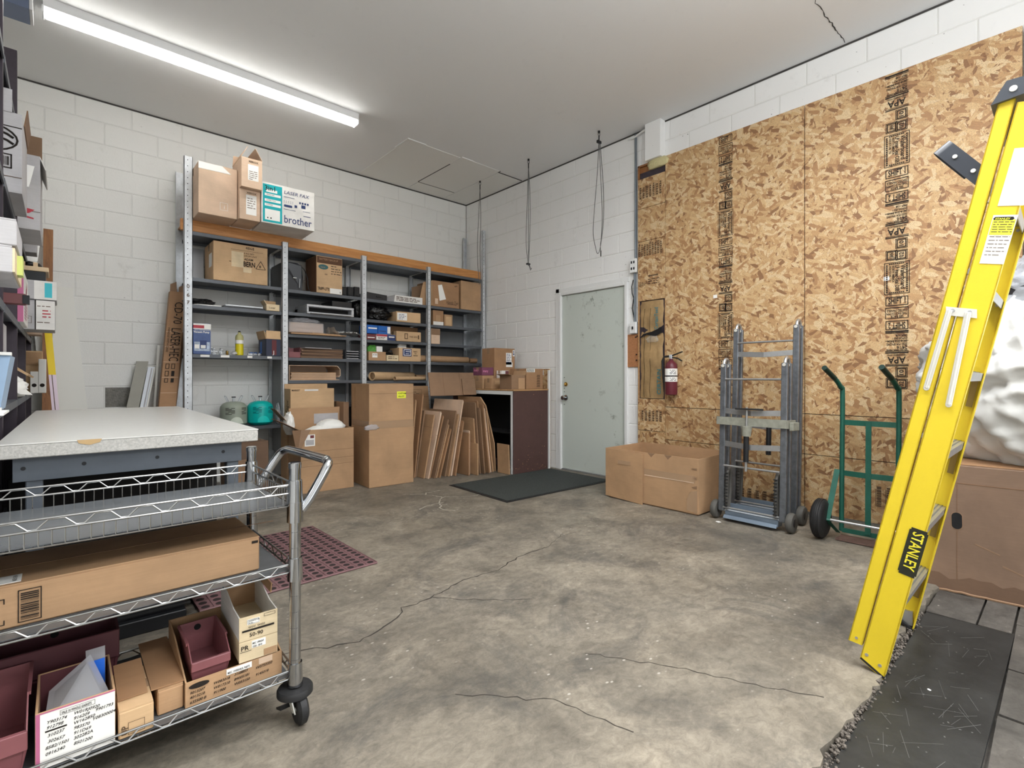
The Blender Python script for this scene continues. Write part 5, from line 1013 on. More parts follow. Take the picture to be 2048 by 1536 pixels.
def truck(label, x, ya, yb, h, lean_):
    """appliance hand truck; local x = away from the wall (-), y along the wall, z up"""
    t = thing('appliance_truck', label, 'hand truck', (x, (ya+yb)/2, .0), 0, 'two appliance hand trucks', rot=(0, R(lean_), 0)); hw = (yb-ya)/2
    for s in (-1, 1):
        y = s*hw
        for xx in (-.045, .03): B().box(xx-.016, xx+.016, y-.021, y+.021, .07, h-.03).build('rail', mTruck, t, bevel=.004)
        B().tube([(-.045+.075*(1-math.cos(a))/2, y, h-.035+.045*math.sin(a)) for a in [i*math.pi/8 for i in range(9)]], .012, 8).build('top_loop', mAlu, t, smooth=True)
        for xx in (-.063, .012): B().cyl((xx, y, h-.045), (xx-.006, y, h-.045), .012, 10).build('bolt', mZinc, t)
        b = B(); pts = [(-.07+.0*0, y-s*.038, z) for z in (.10, .18, .26, .33)]
        b.tube([(-.052, y-s*.045, .09), (-.06, y-s*.045, .20), (-.056, y-s*.045, .36), (-.03, y-s*.045, .40), (-.0, y-s*.045, .36), (-.005, y-s*.045, .20), (-.02, y-s*.045, .09)], .013, 8); b.build('stair_belt', mWheel, t, smooth=True)
        tr = B()
        for i in range(11): tr.box(-.078, -.066, y-s*.045-.012, y-s*.045+.012, .11+i*.025, .118+i*.025)
        tr.build('belt_tread', mBlack, t)['kind'] = 'stuff'
        B().lathe([(.03, -.022), (.062, -.022), (.07, -.012), (.07, .012), (.062, .022), (.03, .022)], (-.03, y+s*.05, .0715), 'Y', 24).build('wheel', mWheel, t, smooth=True)
        B().lathe([(.012, -.026), (.028, -.024), (.028, .024), (.012, .026)], (-.03, y+s*.05, .0715), 'Y', 14).build('hub', mBlackP, t, smooth=True)
    for z, r in ((h-.15, .008), (.42, .008), (.10, .008)): B().cyl((-.062, -hw+.02, z), (-.062, hw-.02, z), r, 10).build('cross_rod', mAlu, t, smooth=True)
    for z in (h*.665 if h < 1.3 else h*.83, h*.46): B().prism([(-.052, -hw+.02, z), (-.07, 0, z-.012), (-.052, hw-.02, z), (-.052, hw-.02, z+.04), (-.07, 0, z+.028), (-.052, -hw+.02, z+.04)], (.012, 0, 0)).build('cross_bar', mAlu, t, bevel=.002)
    B().box(-.055, .03, -hw+.03, hw-.03, .025, .075).build('toe_plate', mToe, t, bevel=.004); B().prism([(-.085, -hw+.03, .022), (-.085, hw-.03, .022), (-.07, hw-.03, .045), (-.07, -hw+.03, .045)], (.006, 0, .002)).build('toe_lip', mToe, t); B().box(-.02, -.012, -hw+.03, hw-.03, .0755, .13).build('toe_back', mToe, t)
    B().cyl((-.03, -hw-.05, .0715), (-.03, hw+.05, .0715), .010, 10).build('axle', mSteel, t)
    return t
t = truck('shorter scuffed aluminium appliance truck with strap, standing in front', 3.86, 1.355, 1.80, 1.235, 2.2); hw = .2225
B().box(-.085, -.078, -hw-.03, hw+.03, .735, .795).build('strap', mat('strap_olive', (140, 140, 128), .8, var=.2, vscale=30), t)
for s in (-1, 1): B().box(-.079, .07, *sorted((s*(hw+.03), s*(hw+.037))), .735, .795).build('strap_side', MATS['strap_olive'], t)
B().box(-.06, .06, -hw-.065, -hw-.038, .72, .78).build('ratchet', MATS['strap_olive'], t, bevel=.004)
B().cyl((-.10, .02, .47), (-.10, .02, .70), .019, 12).build('crank_grip', mBlackP, t); B().cyl((-.10, .02, .40), (-.10, .02, .47), .01, 10).build('crank_shaft', mAlu, t); B().cyl((-.10, .02, .70), (-.10, .02, .875), .008, 10).build('crank_shaft', mAlu, t); B().cyl((-.10, .02, .66), (-.10, .02, .735), .03, 14, .04).build('crank_collar', MATS['strap_olive'], t); B().box(-.12, -.072, -.09, .10, .855, .868).build('crank_plate', mBlack, t, bevel=.003)
t = truck('taller aluminium appliance truck leaning on the flake-board behind the shorter one', 4.13, 1.375, 1.83, 1.53, 2.6)
B().cyl((-.10, -.06, .50), (-.10, -.06, .76), .019, 12).build('crank_grip', mBlackP, t); B().box(-.10, -.06, -.12, .05, .80, .83).build('crank_plate', mAlu, t)
t = thing('hand_truck', 'green two-wheel hand truck with black-grip curved handles by the flake-board', 'hand truck', (4.02, .89, 0), 0, rot=(0, R(1.5), 0))
for s in (-1, 1):
    y = .158*s; b = B()
    b.tube(curve([(.0, y, .04), (0, y, .5), (0, y, .98), (-.02, y+.005, 1.03), (-.10, y+.02, 1.09), (-.21, y+.04, 1.145)], 6), .0155, 10); b.build('frame_tube', mGreen, t, smooth=True)
    B().tube([(-.105, y+.021, 1.093), (-.24, y+.045, 1.16)], .0175, 10).build('grip', mGreenD, t, smooth=True)
    yo = y+s*.014; B().prism([(-.004, yo-.004, .46), (-.004, yo+.026*s+.004, .46), (-.158, yo+.03*s+.018, .13), (-.158, yo+.03*s-.018, .13)], (-.004, 0, -.002)).build('wheel_brace', mGreen, t)
    B().prism([(-.158, yo+.03*s-.015, .13), (-.158, yo+.03*s+.015, .13), (-.02, yo+.012, .03), (-.02, yo-.012, .03)], (-.003, 0, -.003)).build('lower_brace', mGreen, t)
    wy = y+s*.085
    B().lathe([(.060, -.037), (.104, -.038), (.125, -.027), (.132, -.010), (.132, .010), (.125, .027), (.104, .038), (.060, .037)], (-.15, wy, .133), 'Y', 32).build('tyre', mBlack, t, smooth=True)
    B().lathe([(.012, -.036), (.03, -.032), (.045, -.020), (.062, -.030), (.068, -.036), (.068, .036), (.062, .030), (.045, .020), (.03, .032), (.012, .036)], (-.15, wy, .133), 'Y', 24).build('rim', mTruck, t, smooth=True)
    tr = B()
    for k in (-.016, -.006, .006, .016): tr.lathe([(.1328-.25*abs(k)*.05, k-.002), (.1328-.25*abs(k)*.05, k+.002)], (-.15, wy, .133), 'Y', 32)
    tr.build('tread_groove', mDarkV, t)['kind'] = 'stuff'
B().cyl((-.15, -.255, .133), (-.15, .255, .133), .009, 10).build('axle', mAlu, t)
for z, bow in ((.79, -.02), (.44, -.02)): B().prism([(-.006, -.15, z-.018), (-.006+bow, 0, z-.018), (-.006, .15, z-.018), (-.006, .15, z+.018), (-.006+bow, 0, z+.018), (-.006, -.15, z+.018)], (.006, 0, 0)).build('cross_bar', mGreen, t)
B().box(-.028, -.021, -.016, .016, .05, .80).build('centre_slat', mGreen, t); B().box(-.02, -.008, -.15, .15, .035, .065).build('cross_bar', mGreen, t)
B().box(-.13, .012, -.16, .16, .002, .012).build('toe_plate', mat('rusty_plate', (110, 86, 78), .6, var=.3, vscale=20), t)
# ================================================================== stepladder, closed, leaning sideways
t = thing('stepladder', 'tall yellow fibreglass stepladder folded shut and leaning to one side', 'ladder', (2.5, .48, -.013))
def NX(z): return 2.25+.04*z
def FX(z): return 2.80-.04*z
def LP(side, y, z, d=0.): return Vector((NX(z)+d if side < 0 else FX(z)-d, y, z))
U = Vector((0, -.424, 1.947)).normalized(); V = Vector((0, -U.z, U.y))      # along the rail / across it
def rail(side, name, bl, br, tr, tl, dep=.032):
    web = [LP(side, *bl), LP(side, *br), LP(side, *tr), LP(side, *tl)]; inn = [LP(side, *p, dep) for p in (bl, br, tr, tl)]; th = .004
    b = B(); dx = Vector((th*-side, 0, 0)); b.prism(web, dx)
    for i, j in ((0, 3), (1, 2)):
        e = (web[i]-web[1-i] if i < 2 else 0); k = (web[1]-web[0]).normalized()*th*(1 if i == 0 else -1)
        b.prism([web[i], web[j], inn[j], inn[i]], k)
    return b.build(name, mYel, t, world=True, bevel=.0012)
G0 = -.0122
FR = ((.527, .034), (.453, G0), (.036, 1.985), (.110, 2.003)); RR = ((.565, .090), (.520, .086), (.111, 2.03), (.152, 2.03))
for s in (-1, 1):
    rail(s, 'front_rail', *FR); rail(s, 'rear_rail', *RR, .028)
    f = [LP(s, *FR[0]), LP(s, *FR[1])]; k = (f[0]-f[1]); B().prism([f[1]+Vector((0, 0, .001)), f[0]+Vector((0, 0, .001)), f[0]+Vector((0, -.004, .008)), f[1]+Vector((0, -.004, .01))], (-s*.034, 0, 0)).build('shoe', mBlack, t, world=True)
    for y, z in ((.505, .058), (.464, .035)): B().cyl(LP(s, y, z, .001), LP(s, y, z, -.003), .006, 10).build('rivet', mAlu, t, world=True)
    B().cyl(LP(s, .538, .108, .001), LP(s, .538, .108, -.003), .005, 10).build('rivet', mAlu, t, world=True)
    if s > 0: B().box(2.78, 2.802, .455, .50, .008, .07).build('foot_plate', mAlu, t, world=True)
P0, P1 = Vector((0, .453, -.012)), Vector((0, .036, 1.985))
for i in range(6):
    k = .142+.1405*i; c = P0.lerp(P1, k)-V*.0; z = c.z; xa, xb = NX(z)+.006, FX(z)-.006; n = -V   # -V points toward the front (+U side)
    a = Vector((0, c.y, c.z)); w2 = (Vector((0, *FR[0]))-Vector((0, *FR[1]))).normalized()
    lo, hi = a+V*-.0, a+Vector((0, .078, .018))
    lo = a+Vector((0, .006, .0)); hi = a+Vector((0, .080, .017)); dn = -U*.028
    b = B(); b.prism([(xa, lo.y, lo.z), (xa, hi.y, hi.z), (xa, hi.y+U.y*.003, hi.z+U.z*.003), (xa, lo.y+U.y*.003, lo.z+U.z*.003)], (xb-xa, 0, 0))
    b.prism([(xa, lo.y, lo.z), (xa, lo.y+.003, lo.z+.0007), (xa, lo.y+.003+dn.y, lo.z+dn.z), (xa, lo.y+dn.y, lo.z+dn.z)], (xb-xa, 0, 0))
    b.build('step', mAlu, t, world=True)
    b = B()
    for q in range(5):
        p = lo.lerp(hi, .15+.17*q)+U*.003; b.prism([(xa, p.y, p.z), (xa, p.y+.004, p.z+.001), (xa, p.y+.004+U.y*.002, p.z+.001+U.z*.002), (xa, p.y+U.y*.002, p.z+U.z*.002)], (xb-xa, 0, 0))
    b.build('step_rib', mTruck, t, world=True)['kind'] = 'stuff'
    if i < 4:
        B().prism([(xb-.012, lo.y+.012, lo.z-.012), (xb-.012, lo.y+.032, lo.z-.008), (xb-.004, lo.y+.055, lo.z-.13), (xb-.004, lo.y+.035, lo.z-.135)], (.006, 0, 0)).build('knee_brace', mat('bronze_brace', (150, 126, 70), .45, .6), t, world=True)
    B().cyl((FX(z)+.001, lo.y+.02, lo.z-.01), (FX(z)-.004, lo.y+.02, lo.z-.01), .006, 8).build('rivet', mAlu, t, world=True)
for k in (.12, .42, .72): c = Vector((0, .515, .09)).lerp(Vector((0, .112, 2.0)), k); B().cyl((NX(c.z)+.01, c.y, c.z), (FX(c.z)-.01, c.y, c.z), .010, 8).build('rear_rung', mAlu, t, world=True)
# cap
cp = [(.172, 2.012), (.134, 2.078), (.0, 2.072), (-.02, 2.03), (.005, 1.985), (.045, 1.985), (.09, 2.02)]
B().prism([(NX(2)-.014, y, z) for y, z in cp], (.455, 0, 0)).build('top_cap', mat('cap_grey', (70, 74, 82), .35), t, bevel=.006, world=True, seg=2)
for y, z in ((.118, 2.045), (.022, 2.02)): B().cyl((NX(2)-.013, y, z), (NX(2)-.018, y, z), .010, 12).build('cap_rivet', mZinc, t, world=True)
# labels, frame on the near front rail: right = +V..., origin at rail foot left edge
U2 = Vector((.04, U.y, U.z)).normalized(); R2 = Vector((0, -1, 0)); R2 = (R2-U2*R2.dot(U2)).normalized()
tO = Vector(t.location)
def rfr(y, z): return fr(Vector((NX(z)-.0004, y, z))-tO, R2, U2)
fL = rfr(.163, 1.672); patch(t, fL, .008, 0, .070, .185, mPaper, 'blank_label')
fL = rfr(.205, 1.487); patch(t, fL, .006, 0, .066, .16, mPaper, 'warning_label'); patch(t, fL, .008, .095, .064, .145, mYellowL, 'warning_field', .002)
join_prints(t, fL, [('p', [(.012, .143), (.056, .143), (.060, .148), (.056, .154), (.012, .154), (.008, .148)])], mInk, 'label_logo', .0024); join_prints(t, fL, [('t', .0135, .1445, .0088, 'STANLEY', 0, .02, 1)], mYellowL, 'label_lettering', .003); join_prints(t, fL, lines(.012, .062, .136, 5, .008, .004, 3)+lines(.012, .062, .088, 6, .012, .0035, 5), mInk2, 'label_print', .0028)
fL = rfr(.4145, .392); W2 = .052; H2 = .176
notch = [(.003, 0), (W2-.003, 0), (W2-.003, .008), (W2+.001, .008), (W2+.001, H2-.008), (W2-.003, H2-.008), (W2-.003, H2), (.003, H2), (.003, H2-.008), (-.001, H2-.008), (-.001, .008), (.003, .008)]
patch(t, fL, 0, 0, 0, 0, mat('badge_black', (40, 40, 28), .5), 'name_badge', .0012, notch)
join_prints(t, fL, [('t', .0115, H2-.012, .0465, 'STANLEY', -math.pi/2, .016, .74)], mat('badge_yellow', (240, 226, 60), .5), 'badge_lettering', .0026)
# spreader brackets and arms on the near side
def lq(y, z, d): return Vector((NX(z)-d, y, z))
B().prism([lq(.284, 1.348, .003), lq(.284, 1.318, .003), lq(.204, 1.300, .003), lq(.204, 1.330, .003)], (-.003, 0, 0)).build('spreader_bracket', mZinc, t, world=True, bevel=.002)
for y, z in ((.266, 1.332), (.222, 1.322)): B().cyl(lq(y, z, .002), lq(y, z, .01), .006, 10).build('rivet', mAlu, t, world=True)
for a, b_ in (((.274, 1.335), (.335, 1.062)), ((.226, 1.322), (.275, 1.005))):
    p, q = lq(*a, .008), lq(*b_, .008); d = (q-p).normalized(); n2 = Vector((1, 0, 0)).cross(d).normalized()*.009
    b = B(); b.prism([p+n2, q+n2, q-n2, p-n2], (-.004, 0, 0)); b.prism([p+n2*.35, q+n2*.35, q-n2*.35, p-n2*.35], (-.010, 0, 0)); b.cyl(q+Vector((.002, 0, 0)), q-Vector((.0045, 0, 0)), .009, 12); b.build('spreader_arm', mZinc, t, world=True, bevel=.0015)
# black strap hook with white arm behind the rear rail
hx = NX(1.85)+.012; hd = Vector((0, .86, .51)).normalized()*1; hn = Vector((0, -.51, .86)).normalized(); h0 = Vector((hx, .190, 1.775)); hl = .165; hw2 = .026
h1 = Vector((0, .118, .160)); hd = h1.normalized(); hn = Vector((0, -hd.z, hd.y)); b2 = B(); prof = [(0, 0), (hl, 0)]+[(hl+.030*math.sin(a), .030-.030*math.cos(a)) for a in [i*math.pi/8 for i in range(1, 9)]]+[(.06, .060)]
prev = None
for l, dx in prof:
    c0 = h0+hd*l+Vector((dx, 0, 0)); c = [b2.bm.verts.new(c0+hn*k+Vector((e, 0, 0))) for k, e in ((-hw2, 0), (hw2, 0), (hw2, .003), (-hw2, .003))]
    if prev:
        for i in range(4): b2.bm.faces.new((prev[i], prev[(i+1) % 4], c[(i+1) % 4], c[i]))
    prev = c
b2.build('strap_hook', mat('hook_black', (52, 56, 64), .35), t, world=True, smooth=True)
for l in (.045, .125): c0 = h0+hd*l; B().cyl(c0+Vector((.001, 0, 0)), c0-Vector((.006, 0, 0)), .007, 10).build('hook_rivet', mZinc, t, world=True)
for dx in (.006, .05): p = h0+Vector((dx, 0, 0)); B().prism([p-hd*.05-hn*.02, p+hd*.03-hn*.02, p+hd*.03+hn*.016, p-hd*.05+hn*.016], (.004, 0, 0)).build('hook_arm', mZinc, t, world=True)
# ================================================================== big carton with white bag at the right
t = thing('large_carton', 'large worn brown carton with an oval hand hole, standing behind the ladder', 'box', (3.84, .08, -.014), R(4))
w_, d_, h_ = .70, 1.02, .665; b = B(); ox = -.36
b.box(ox, w_+ox, -.62, .46, 0, h_-.004).build('body', mWorn, t, bevel=.006)
for a, c2 in ((ox+.004, ox+.34), (ox+.348, w_+ox-.004)): B().box(a, c2, -.61, .45, h_-.003, h_+.001).build('top_flap', mKraft, t)
fc = fr((ox, .46, 0), (0, -1, 0), (0, 0, 1))
hh = [(.13+.021*math.cos(a), .37+.021*math.sin(a)+(.022 if math.sin(a) > 0 else -.022)) for a in [i*math.pi/10 for i in range(20)]]
patch(t, fc, 0, 0, 0, 0, mDark, 'hole_rim', .001, [(.13+(u-.13)*1.12, .37+(v-.37)*1.07) for u, v in hh]); patch(t, fc, 0, 0, 0, 0, mDarkV, 'hand_hole', .0016, hh)
tr = random.Random(6); band = [(.0, .004)]+[(.08*i, .004) for i in range(1, 14)]+[(1.06, .004)]+[(1.06-.04*i, .075+tr.uniform(-.018, .018)) for i in range(27)]
patch(t, fc, 0, 0, 0, 0, mDeep, 'torn_band', .0012, band); patch(t, fc, .002, .565, 1.07, .568, mInside, 'crease'); patch(t, fc, .13, .06, .132, .32, mInside, 'crease'); patch(t, fc, .13, .42, .132, .56, mInside, 'crease')
for i in range(7): u = .2+.1*i; v = tr.uniform(.15, .4); patch(t, fc, 0, 0, 0, 0, mDark, 'scuff', .0007, [(u, v), (u+.09, v-.035), (u+.09, v-.03), (u, v+.006)])
B().tube([tuple(fp(fc, .03*i, .003+.006*noise.noise(Vector((i*.7, 0, 0))), .010)) for i in range(36)], .006, 5).build('frayed_edge', mDark, t)
t = thing('white_bag', 'big crumpled white plastic bag sitting on the large worn carton', 'bag', (3.80, -.02, h_-.012))
b = B(); bm = b.bm; r = bmesh.ops.create_icosphere(bm, subdivisions=6, radius=1)
for v in r['verts']:
    p = v.co.copy(); q = p*2.2+Vector((3, 5, 1)); fold = 1-abs(noise.noise(Vector((q.x*.8, q.y*.8+q.z*2.1, q.z*.5))))*2; fold2 = 1-abs(noise.noise(Vector((q.x*1.9+q.z*2, q.y*2.2-q.z*1.6, 7))))*2; fold3 = 1-abs(noise.noise(Vector((q.x*4+q.z*3, q.y*4-q.z*4, 3))))*2; d = .15*fold+.11*fold2+.05*fold3+.10*noise.noise(p*1.3)
    zz = p.z*(1+d*.5); s = 1-.28*max(0, zz)
    v.co = Vector((p.x*.36*(1+d)*s, p.y*.50*(1+d)*s, max(.0, .47+zz*.54)))
b.build('bag', mBagW, t, smooth=2)
B().blob((-.05, -.05, .90), (.48, .62, .36), 61, 5, .22, 3.4, -.8).build('clear_top', mat('clear_bag', (206, 210, 218), .15, alpha=.75, bump=.9, bscale=22), t, smooth=2)
B().blob((-.04, -.05, .90), (.40, .52, .26), 62, 4, .3, 4, -.8).build('dark_contents', mat('mixed_scrap', (92, 92, 98), .5, var=.9, vscale=16), t, smooth=2)
# ================================================================== wire cart
t = thing('wire_cart', 'chrome wire utility cart with push handle, nearest thing at the left', 'cart', (.56, 1.66, 0)); X0, X1, Y0, Y1 = -.50, .56, 1.66, 2.15
def wb(name, m=None): return None
for px in (X0, X1):
    for py in (Y0, Y1):
        B().cyl((px, py, .125), (px, py, .822), .0175, 24).build('post', mChrome, t, smooth=True, world=True)
        B().lathe([(.0195, .810), (.0195, .826), (.016, .829)], (px, py, 0), 'Z', 20).build('post_cap', mChrome, t, smooth=True, world=True)
        for z in (.735, .488, .152): B().lathe([(.0238, z-.036), (.0215, z+.036)], (px, py, 0), 'Z', 20).build('collar', mChrome, t, smooth=True, world=True)
        b = B()
        for i in range(12): b.lathe([(.0177, .2+.0508*i), (.0177, .2012+.0508*i)], (px, py, 0), 'Z', 16)
        b.build('groove', mat('groove_dark', (96, 96, 96), .4, .5), t, world=True)['kind'] = 'stuff'
        b = B(); b.lathe([(.02, .112), (.050, .110), (.054, .104), (.054, .090), (.048, .086), (.02, .086)], (px, py, 0), 'Z', 28); b.build('caster', mBlack, t, smooth=True, world=True)
        cxx, cyy = px+.008, py-.022
        for s in (-1, 1): B().prism([(px+s*.020-.002, py-.022, .092), (px+s*.020-.002, py+.022, .092), (cxx+s*.020-.002, cyy+.016, .042), (cxx+s*.020-.002, cyy-.016, .042)], (.004, 0, 0)).build('fork', mZinc, t, world=True)
        B().lathe([(.012, -.014), (.038, -.016), (.047, -.009), (.047, .009), (.038, .016), (.012, .014)], (cxx, cyy, .0475), 'X', 26).build('wheel', mBlack, t, smooth=True, world=True)
        B().cyl((cxx-.024, cyy, .0475), (cxx+.024, cyy, .0475), .007, 10).build('axle', mZinc, t, world=True)
        if px > 0: B().prism([(cxx-.02, cyy+.03, .045), (cxx-.02, cyy+.07, .03), (cxx-.02, cyy+.072, .036), (cxx-.02, cyy+.03, .06)], (-.03, 0, 0)).build('brake_pedal', mBlackP, t, world=True)
def zig(p, q, z0, z1, inward, per=.09):
    """trapezoid wave wire between two rim wires"""
    p = Vector(p); q = Vector(q); n = max(1, round((q-p).length/per)); pts = []
    for i in range(n):
        for k, z in ((0, z0), (.18, z0), (.42, z1), (.76, z1)): pts.append(p.lerp(q, (i+k)/n)+Vector((0, 0, z)))
    pts.append(q+Vector((0, 0, z0))); return pts
def rim_shelf(zt, zb, mesh_z, liner, dark=False):
    for z in (zt, zb):
        for a, b_ in (((X0, Y0), (X1, Y0)), ((X0, Y1), (X1, Y1)), ((X0, Y0), (X0, Y1)), ((X1, Y0), (X1, Y1))): B().cyl((*a, z), (*b_, z), .0032, 8).build('rim_wire', mWire, t, smooth=True, world=True)
    for a, b_ in (((X0, Y0), (X1, Y0)), ((X0, Y1), (X1, Y1)), ((X0, Y0), (X0, Y1)), ((X1, Y0), (X1, Y1))): B().tube(zig((*a, 0), (*b_, 0), zb+.003, zt-.003, 0), .0022, 6).build('zigzag_wire', mWire, t, smooth=True, world=True)
    w = B(); x = X0+.02
    while x < X1-.01: w.cyl((x, Y0, mesh_z), (x, Y1, mesh_z), .0018, 6, cap=False); x += .0254
    for k in range(1, 4): w.cyl((X0, Y0+(Y1-Y0)*k/4, mesh_z-.004), (X1, Y0+(Y1-Y0)*k/4, mesh_z-.004), .003, 6)
    w.build('deck_wires', mWire, t, world=True)['kind'] = 'stuff'
    if liner: B().box(X0+.012, X1-.012, Y0+.008, Y1-.008, mesh_z+.002, mesh_z+.0045).build('liner', mLiner, t, world=True)
rim_shelf(.758, .731, .690, True); rim_shelf(.505, .479, .479, True); rim_shelf(.166, .140, .140, True)
w = B(); x = X0+.02
while x < X1-.015:
    for y in (Y0+.002, Y1-.002): w.cyl((x, y, .690), (x, y, .731), .0015, 6)
    x += .0245
y = Y0+.022
while y < Y1-.015:
    for xx in (X0+.002, X1-.002): w.cyl((xx, y, .690), (xx, y, .731), .0015, 6)
    y += .0245
for a, b_ in (((X0, Y0), (X1, Y0)), ((X0, Y1), (X1, Y1)), ((X0, Y0), (X0, Y1)), ((X1, Y0), (X1, Y1))): w.cyl((*a, .690), (*b_, .690), .0022, 6)
w.build('basket_wires', mWire, t, world=True)['kind'] = 'stuff'
for z in (.645, ): pass
hb = curve([(X1+.02, Y0, .672), (X1+.05, Y0, .71), (X1+.105, Y0+.005, .80), (X1+.115, Y0+.03, .816), (X1+.118, Y0+.08, .818), (X1+.122, Y1-.09, .812), (X1+.118, Y1-.03, .806), (X1+.10, Y1-.006, .786), (X1+.05, Y1, .71), (X1+.02, Y1, .672)], 6)
B().tube(hb, .0155, 16).build('push_handle', mChrome, t, smooth=True, world=True)
for py in (Y0, Y1): B().lathe([(.0245, .638), (.0245, .702)], (X1, py, 0), 'Z', 20).build('handle_clamp', mChrome, t, smooth=True, world=True)
# load of the middle shelf
t = carton('long_carton', 'very long tan carton with printed barcode lying on the cart middle shelf', -.46, .475, 1.735, 2.03, .4845, .592, mTan, tape=False, bev=.004); f = F(t)
def bar(u0, v0, u1, v1, n, seed, vert=False):
    r = random.Random(seed); it = []; p = v0 if not vert else u0; e = v1 if not vert else u1
    while p < e-.001:
        w = r.choice((.0006, .0012, .002, .003)); 
        it.append(('r', u0, p, u1, min(p+w, e)) if not vert else ('r', p, v0, min(p+w, e), v1)); p += w+r.choice((.0008, .0014, .002))
    return it
join_prints(t, f, [('f', .383, .010, .426, .090, .002)]+bar(.388, .016, .421, .084, 0, 3), mInk, 'barcode'); join_prints(t, f, [('r', .325, .074, .360, .076), ('r', .358, .063, .360, .076), ('r', .325, .012, .360, .014), ('r', .358, .014, .360, .024)], mInk, 'registration_mark'); join_prints(t, f, [('r', .912, .088, .930, .096)], mInk, 'print_block')
top = fr((-t['wd']/2, -t['dp']/2, .1077), (1, 0, 0), (0, 1, 0)); patch(t, top, .25, .012, .388, .075, mPaper); join_prints(t, top, bar(.255, .02, .345, .07, 0, 5, True)+[('t', .380, .02, .012, 'MADE IN CHINA', math.pi/2, .01, .5)], mInk, 'barcode'); patch(t, top, .2, .145, 1.02, .149, mInside, 'flap_seam')
# bins and boxes on the bottom shelf
ZB = .1455
def bin_(label, x0, x1, y0, y1, h, m, z=ZB, low=.45, name='parts_bin', rz=0.):
    t = thing(name, label, 'bin', ((x0+x1)/2, (y0+y1)/2, z), rz, 'plum plastic parts bins'); w_, d_ = (x1-x0)/2, (y1-y0)/2; k = .003; tp = .88
    b = B(); b.box(-w_*tp, w_*tp, -d_*.86, d_*.96, 0, .004); b.build('base', m, t)
    for s in (-1, 1):
        B().prism([(s*w_*tp, -d_*.86, .002), (s*w_*tp, d_*.96, .002), (s*w_, d_, h), (s*w_, -d_*.45, h), (s*w_, -d_, h*.62), (s*w_, -d_, h*low)], (-s*k, 0, 0)).build('side', m, t, bevel=.0008)
        B().prism([(s*w_, d_, h-.008), (s*w_, -d_*.45, h-.008), (s*w_, -d_*.45, h), (s*w_, d_, h)], (s*.004, 0, 0)).build('rim', m, t)
    B().prism([(-w_*tp, -d_*.86, .002), (w_*tp, -d_*.86, .002), (w_, -d_*.93, h*low*.72), (-w_, -d_*.93, h*low*.72)], (0, k, 0)).build('front', m, t)
    B().box(-w_, w_, -d_*1.04, -d_*.93, h*low*.7, h*low*1.25).build('label_lip', m, t, bevel=.002)
    B().prism([(-w_*tp, d_*.96, .002), (w_*tp, d_*.96, .002), (w_, d_, h), (-w_, d_, h)], (0, -k, 0)).build('back', m, t); B().cyl((0, d_-.002, h-.02), (0, d_-.0045, h-.02), .010, 12).build('hang_hole', mDarkV, t)
    return t
bin_('big plum parts bin at the very left of the cart bottom shelf', -.235, -.058, 1.68, 1.93, .165, mPlum, low=.5)
bin_('large dark plum bin at the back of the cart bottom shelf', -.16, .135, 1.945, 2.14, .165, mPlumD, low=.9)
t = open_carton('list_box', 'open box with handwritten white number list on the cart bottom shelf', -.045, .108, 1.672, 1.895, ZB, ZB+.138, mTan); f = F(t)
patch(t, f, .001, .001, .152, .136, mPaper, 'list_label'); patch(t, f, .001, .001, .009, .136, mPink, 'pink_edge', .0016); patch(t, f, .001, .1345, .152, .137, mPink, 'pink_edge', .002)
join_prints(t, f, [('f', .045, .118, .112, .130, .0008), ('t', .048, .1205, .0085, 'SALE 10 WHOLE GASKETS', 0, .02, .58), ('r', .018, .087, .058, .091)]+[('t', u, v, .0108, s, .02+.05*((i*7) % 3-1), .014, .95, .3) for i, (u, v, s) in enumerate(((.02, .107, 'Y903174'), (.02, .094, '912798'), (.022, .074, '310237'), (.022, .060, '302657'), (.018, .045, '8582/1501'), (.018, .030, '0916340'), (.07, .108, 'W01RJ0920'), (.07, .095, '916209'), (.07, .083, 'W162850'), (.07, .071, '983570'), (.07, .058, '911D69'), (.07, .045, '302282A'), (.07, .032, '8501200'), (.112, .098, '9901793'), (.106, .077, 'Y08300004')))], mInk, 'handwriting')
B().box(-.073, .073, .1045, .107, .01, .136).build('inner_lining', mPlumD, t)
t = thing('plastic_pouch', 'clear plastic pouch slanting out of the white list box', 'pouch', (.03, 1.79, ZB+.01)); B().sheet([(-.06, -.07, .055), (.07, -.075, .10), (.035, .045, .165), (-.05, .06, .09)], .006).build('pouch', mClear, t, bevel=.002); B().sheet([(-.05, -.06, .05), (.06, -.065, .09), (.03, .03, .15), (-.04, .04, .08)], .003).build('paper_inside', mGreyB, t)
t = thing('blue_packet', 'clear packet with a bright blue square in the white list box', 'packet', (.085, 1.845, ZB+.01)); B().sheet([(-.025, -.02, .02), (.012, -.03, .02), (.012, .02, .17), (-.03, .03, .165)], .004).build('packet', mClear, t); B().sheet([(-.022, -.022, .085), (.010, -.030, .085), (.010, -.002, .145), (-.026, .006, .14)], .002).build('blue_square', mat('bright_blue', (30, 110, 230), .4), t)
t = carton('small_box', 'small tan carton with loose flap between white list box and long carton', .114, .190, 1.668, 1.89, ZB, ZB+.075, mLight, tape=True); join_prints(t, F(t), [('t', .02, .01, .02, 'UP', math.pi/2, .02), ('f', .02, .008, .056, .04, .001)], mInk2); B().sheet([(-.036, -.06, .0765), (.03, -.06, .0765), (.03, .10, .105), (-.036, .10, .105)], .002).build('raised_flap', mKraft, t)
t = carton('small_box', 'long plain tan carton with wide lid flap on the cart bottom shelf', .204, .266, 1.715, 2.04, ZB, ZB+.072, mTan, tape=False); B().sheet([(-.045, -.155, .074), (.033, -.158, .0735), (.033, .16, .0785), (-.045, .16, .0785)], .003).build('lid_flap', mKraft, t)
